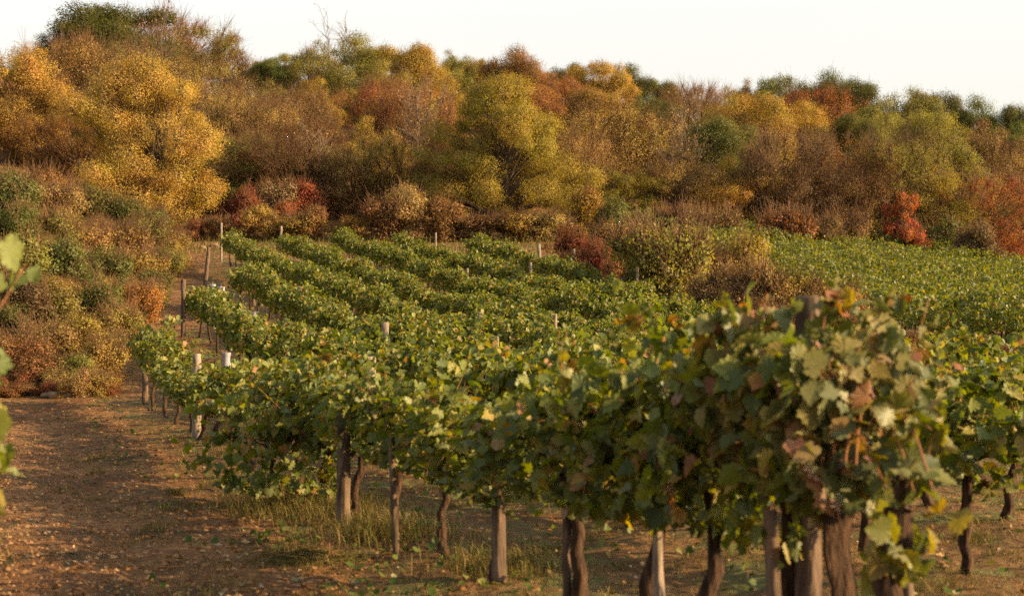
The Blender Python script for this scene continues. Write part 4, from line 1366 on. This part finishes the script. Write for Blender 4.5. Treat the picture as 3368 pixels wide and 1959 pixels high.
def grass():
    # dry straw and grass under the vines
    mb, gb = MB(), MB()
    x, y = scatter(60000, 6, 40, .42, 1.15)
    c = NN[0] * x + NN[1] * y
    m = np.abs((c - 3.38 + .3) / 2.75 - np.round((c - 3.38 + .3) / 2.75)) * 2.75
    dens = np.where(c > 2.5, .35 + .65 * np.exp(-(m / .6) ** 2), .035) * (bumps(x, y, 1.1, 21) * 1.6 + .55).clip(.03, 1)
    keep = rng.random(len(x)) < dens
    x, y = x[keep], y[keep]
    n = len(x)
    P = np.stack([x, y, ground(x, y) - .01], 1)
    mb.add(*blades(P, .03 + .09 * rng.random(n), .0022 + .002 * rng.random(n), .8 + 1.5 * rng.random(n), rng))
    for _ in range(150):
        ty = rng.uniform(7.5, 22)
        tx = rng.uniform(-.4, .4) * ty
        if NN[0] * tx + NN[1] * ty < 1.0 and rng.random() < .75:
            continue
        k = int(rng.integers(40, 160))
        rad = rng.uniform(.06, .25)
        px, py = tx + rng.normal(0, rad, k), ty + rng.normal(0, rad, k)
        mb.add(*blades(np.stack([px, py, ground(px, py) - .01], 1), rng.uniform(.06, .16) * rng.uniform(.5, 1.2, k), np.full(k, .0028), .6 + 1.2 * rng.random(k), rng))
    # the tuft under the front row, at display (680,1280)
    cx, cy = -2.25, 14.4
    for (tx, ty, k, rad, hh) in ((cx, cy, 1300, .7, .26), (cx + .55, cy - .9, 800, .6, .22), (cx + .9, cy - 1.9, 400, .55, .16), (.0, 10.4, 900, .5, .2), (-1.0, 12.0, 900, .5, .24)):
        px = tx + rng.normal(0, rad * .5, k)
        py = ty + rng.normal(0, rad * .7, k)
        mb.add(*blades(np.stack([px, py, ground(px, py) - .01], 1), hh * rng.uniform(.5, 1.2, k), np.full(k, .003), .3 + .9 * rng.random(k), rng))
    o = link("dry_grass", mb.mesh("dry_grass", M_DRY))
    tag(o, None, None, kind="stuff")
    # green weeds at the edge of the track
    x, y = scatter(26000, 8, 44, .42, 1.1)
    c = NN[0] * x + NN[1] * y
    dens = (np.exp(-((c - 2.4) / .55) ** 2) + .25 * (c > 2.5)) * (bumps(x, y, 1.7, 31) * 1.8 + .25).clip(0, 1)
    keep = rng.random(len(x)) < dens
    x, y = x[keep], y[keep]
    n = len(x)
    P = np.stack([x, y, ground(x, y) + .02 + .05 * rng.random(n)], 1)
    N = np.array([0, 0, 1.]) + rng.normal(0, .6, (n, 3))
    gb.add(*leaves(P, N, rng.normal(0, 1, (n, 3)), .03 + .04 * rng.random(n), VINE_V, VINE_F))
    o = link("weeds", gb.mesh("weeds", M_GREENGRASS))
    tag(o, None, None, kind="stuff")
    # grass of the bank, the hedge strip and the head of the track
    hb = MB()
    n = 120000
    y = 31.2 + 63 * rng.random(n) ** 1.3
    x = (rng.random(n) * 2 - 1) * .42 * y
    bs = bank_s(x, y)
    strip = (x > np.interp(y, [36, 42, 50, 66, 76, 90], [10, 9.2, 8.6, 4.5, 2, -2])) & (x < np.interp(y, [36, 42, 46, 60, 78, 97], [30, 15.6, 13, 11.2, 9.2, 7]))
    head = (y > 75) & (x < np.interp(y, [75, 80, 97], [-4, 4, 7]))
    keep = (bs > .15) | strip | (head & (rng.random(n) < .8))
    x, y = x[keep], y[keep]
    n = len(x)
    P = np.stack([x, y, ground(x, y) - .02], 1)
    hb.add(*blades(P, .18 + .5 * rng.random(n) ** 1.5, .008 + .008 * rng.random(n), .2 + .8 * rng.random(n), rng))
    o = link("tall_grass", hb.mesh("tall_grass", M_DRY))
    tag(o, None, None, kind="stuff")
grass()

# rocks at the foot of the bank and at the track head
def rock(px, py, depth, s, label, flat=.5):
    k = .40635
    a, b = ray(px * k, py * k)
    x, y = a * depth, depth
    r = np.random.default_rng(int(px))
    th = np.linspace(0, math.pi, 7)[1:-1]
    ph = np.linspace(0, 6.283, 10, endpoint=False)
    V = [(0, 0, flat)] + [(math.sin(t) * math.cos(p) * 1.35, math.sin(t) * math.sin(p), math.cos(t) * flat) for t in th for p in ph] + [(0, 0, -flat)]
    V = np.array(V) * s * r.uniform(.78, 1.22, (len(V), 1))
    f4 = [(1 + i * 10 + j, 1 + (i + 1) * 10 + j, 1 + (i + 1) * 10 + (j + 1) % 10, 1 + i * 10 + (j + 1) % 10) for i in range(4) for j in range(10)]
    f3 = [(0, 1 + j, 1 + (j + 1) % 10) for j in range(10)] + [(51, 41 + (j + 1) % 10, 41 + j) for j in range(10)]
    o = link("rock", MB().add(V, [np.array(f4), np.array(f3)]).mesh("rock", M_ROCK), None, (x, y, float(ground(x, y)) + s * flat * .3))
    o.rotation_euler = (0, 0, r.uniform(0, 6))
    tag(o, label, 'rock', 'rocks by the track')
rock(150, 985, 31.6, .32, "flat brown rock half buried at the bank's foot", .35)
rock(182, 986, 31.5, .28, "pale flat rock beside the half buried brown one", .3)
rock(262, 925, 34.0, .16, "small pale stone, larger of two under the ochre weeds")
rock(276, 928, 34.1, .12, "small pale stone, smaller of two under the ochre weeds")
rock(655, 602, 76., .22, "pale stone on the earth at the head of the track, nearest the tall bare post")
rock(530, 578, 80., .30, "sandy boulder at the top of the track")
rock(498, 588, 79., .24, "smaller sandy boulder at the top of the track")

# straw heap and dead twig on the track
def straw_heap():
    r = np.random.default_rng(3)
    x0, y0 = -1.55, 9.1 + 1.8
    n = 900
    px, py = x0 + r.normal(0, .22, n), y0 + r.normal(0, .16, n)
    hgt = .09 * np.exp(-((px - x0) / .25) ** 2 - ((py - y0) / .2) ** 2)
    P = np.stack([px, py, ground(px, py) + hgt], 1)
    d = unit(np.stack([r.normal(0, 1, n), r.normal(0, 1, n), r.normal(.05, .3, n)], 1))
    L = r.uniform(.05, .2, n)[:, None]
    o = link("straw_heap", MB().add(*tubes(P - d * L / 2, P + [0, 0, .01], P + d * L / 2, np.full(n, .0025), np.full(n, .002), 2, 3)).mesh("straw_heap", M_DRY))
    tag(o, "small heap of dry straw on the dirt track", "straw heap")
    B = np.array([[0, 0, -.05], [.02, 0, 0.], [.02, 0, .0], [-.04, .03, .1]])
    tw = MB().add(*tubes([[0, 0, -.05], [.0, 0, .12], [.01, 0, .06]], [[.02, 0, .12], [-.02, .01, .2], [.06, .02, .1]], [[-.01, .01, .3], [-.05, .02, .26], [.1, .03, .08]], [.007, .005, .005], [.004, .003, .003], 4, 5))
    t = link("dead_twig", tw.mesh("dead_twig", M_CANE), None, (x0 + .14, y0 - .05, float(ground(x0 + .14, y0 - .05))))
    tag(t, "dead forked twig sticking up from the straw heap", "twig")
straw_heap()
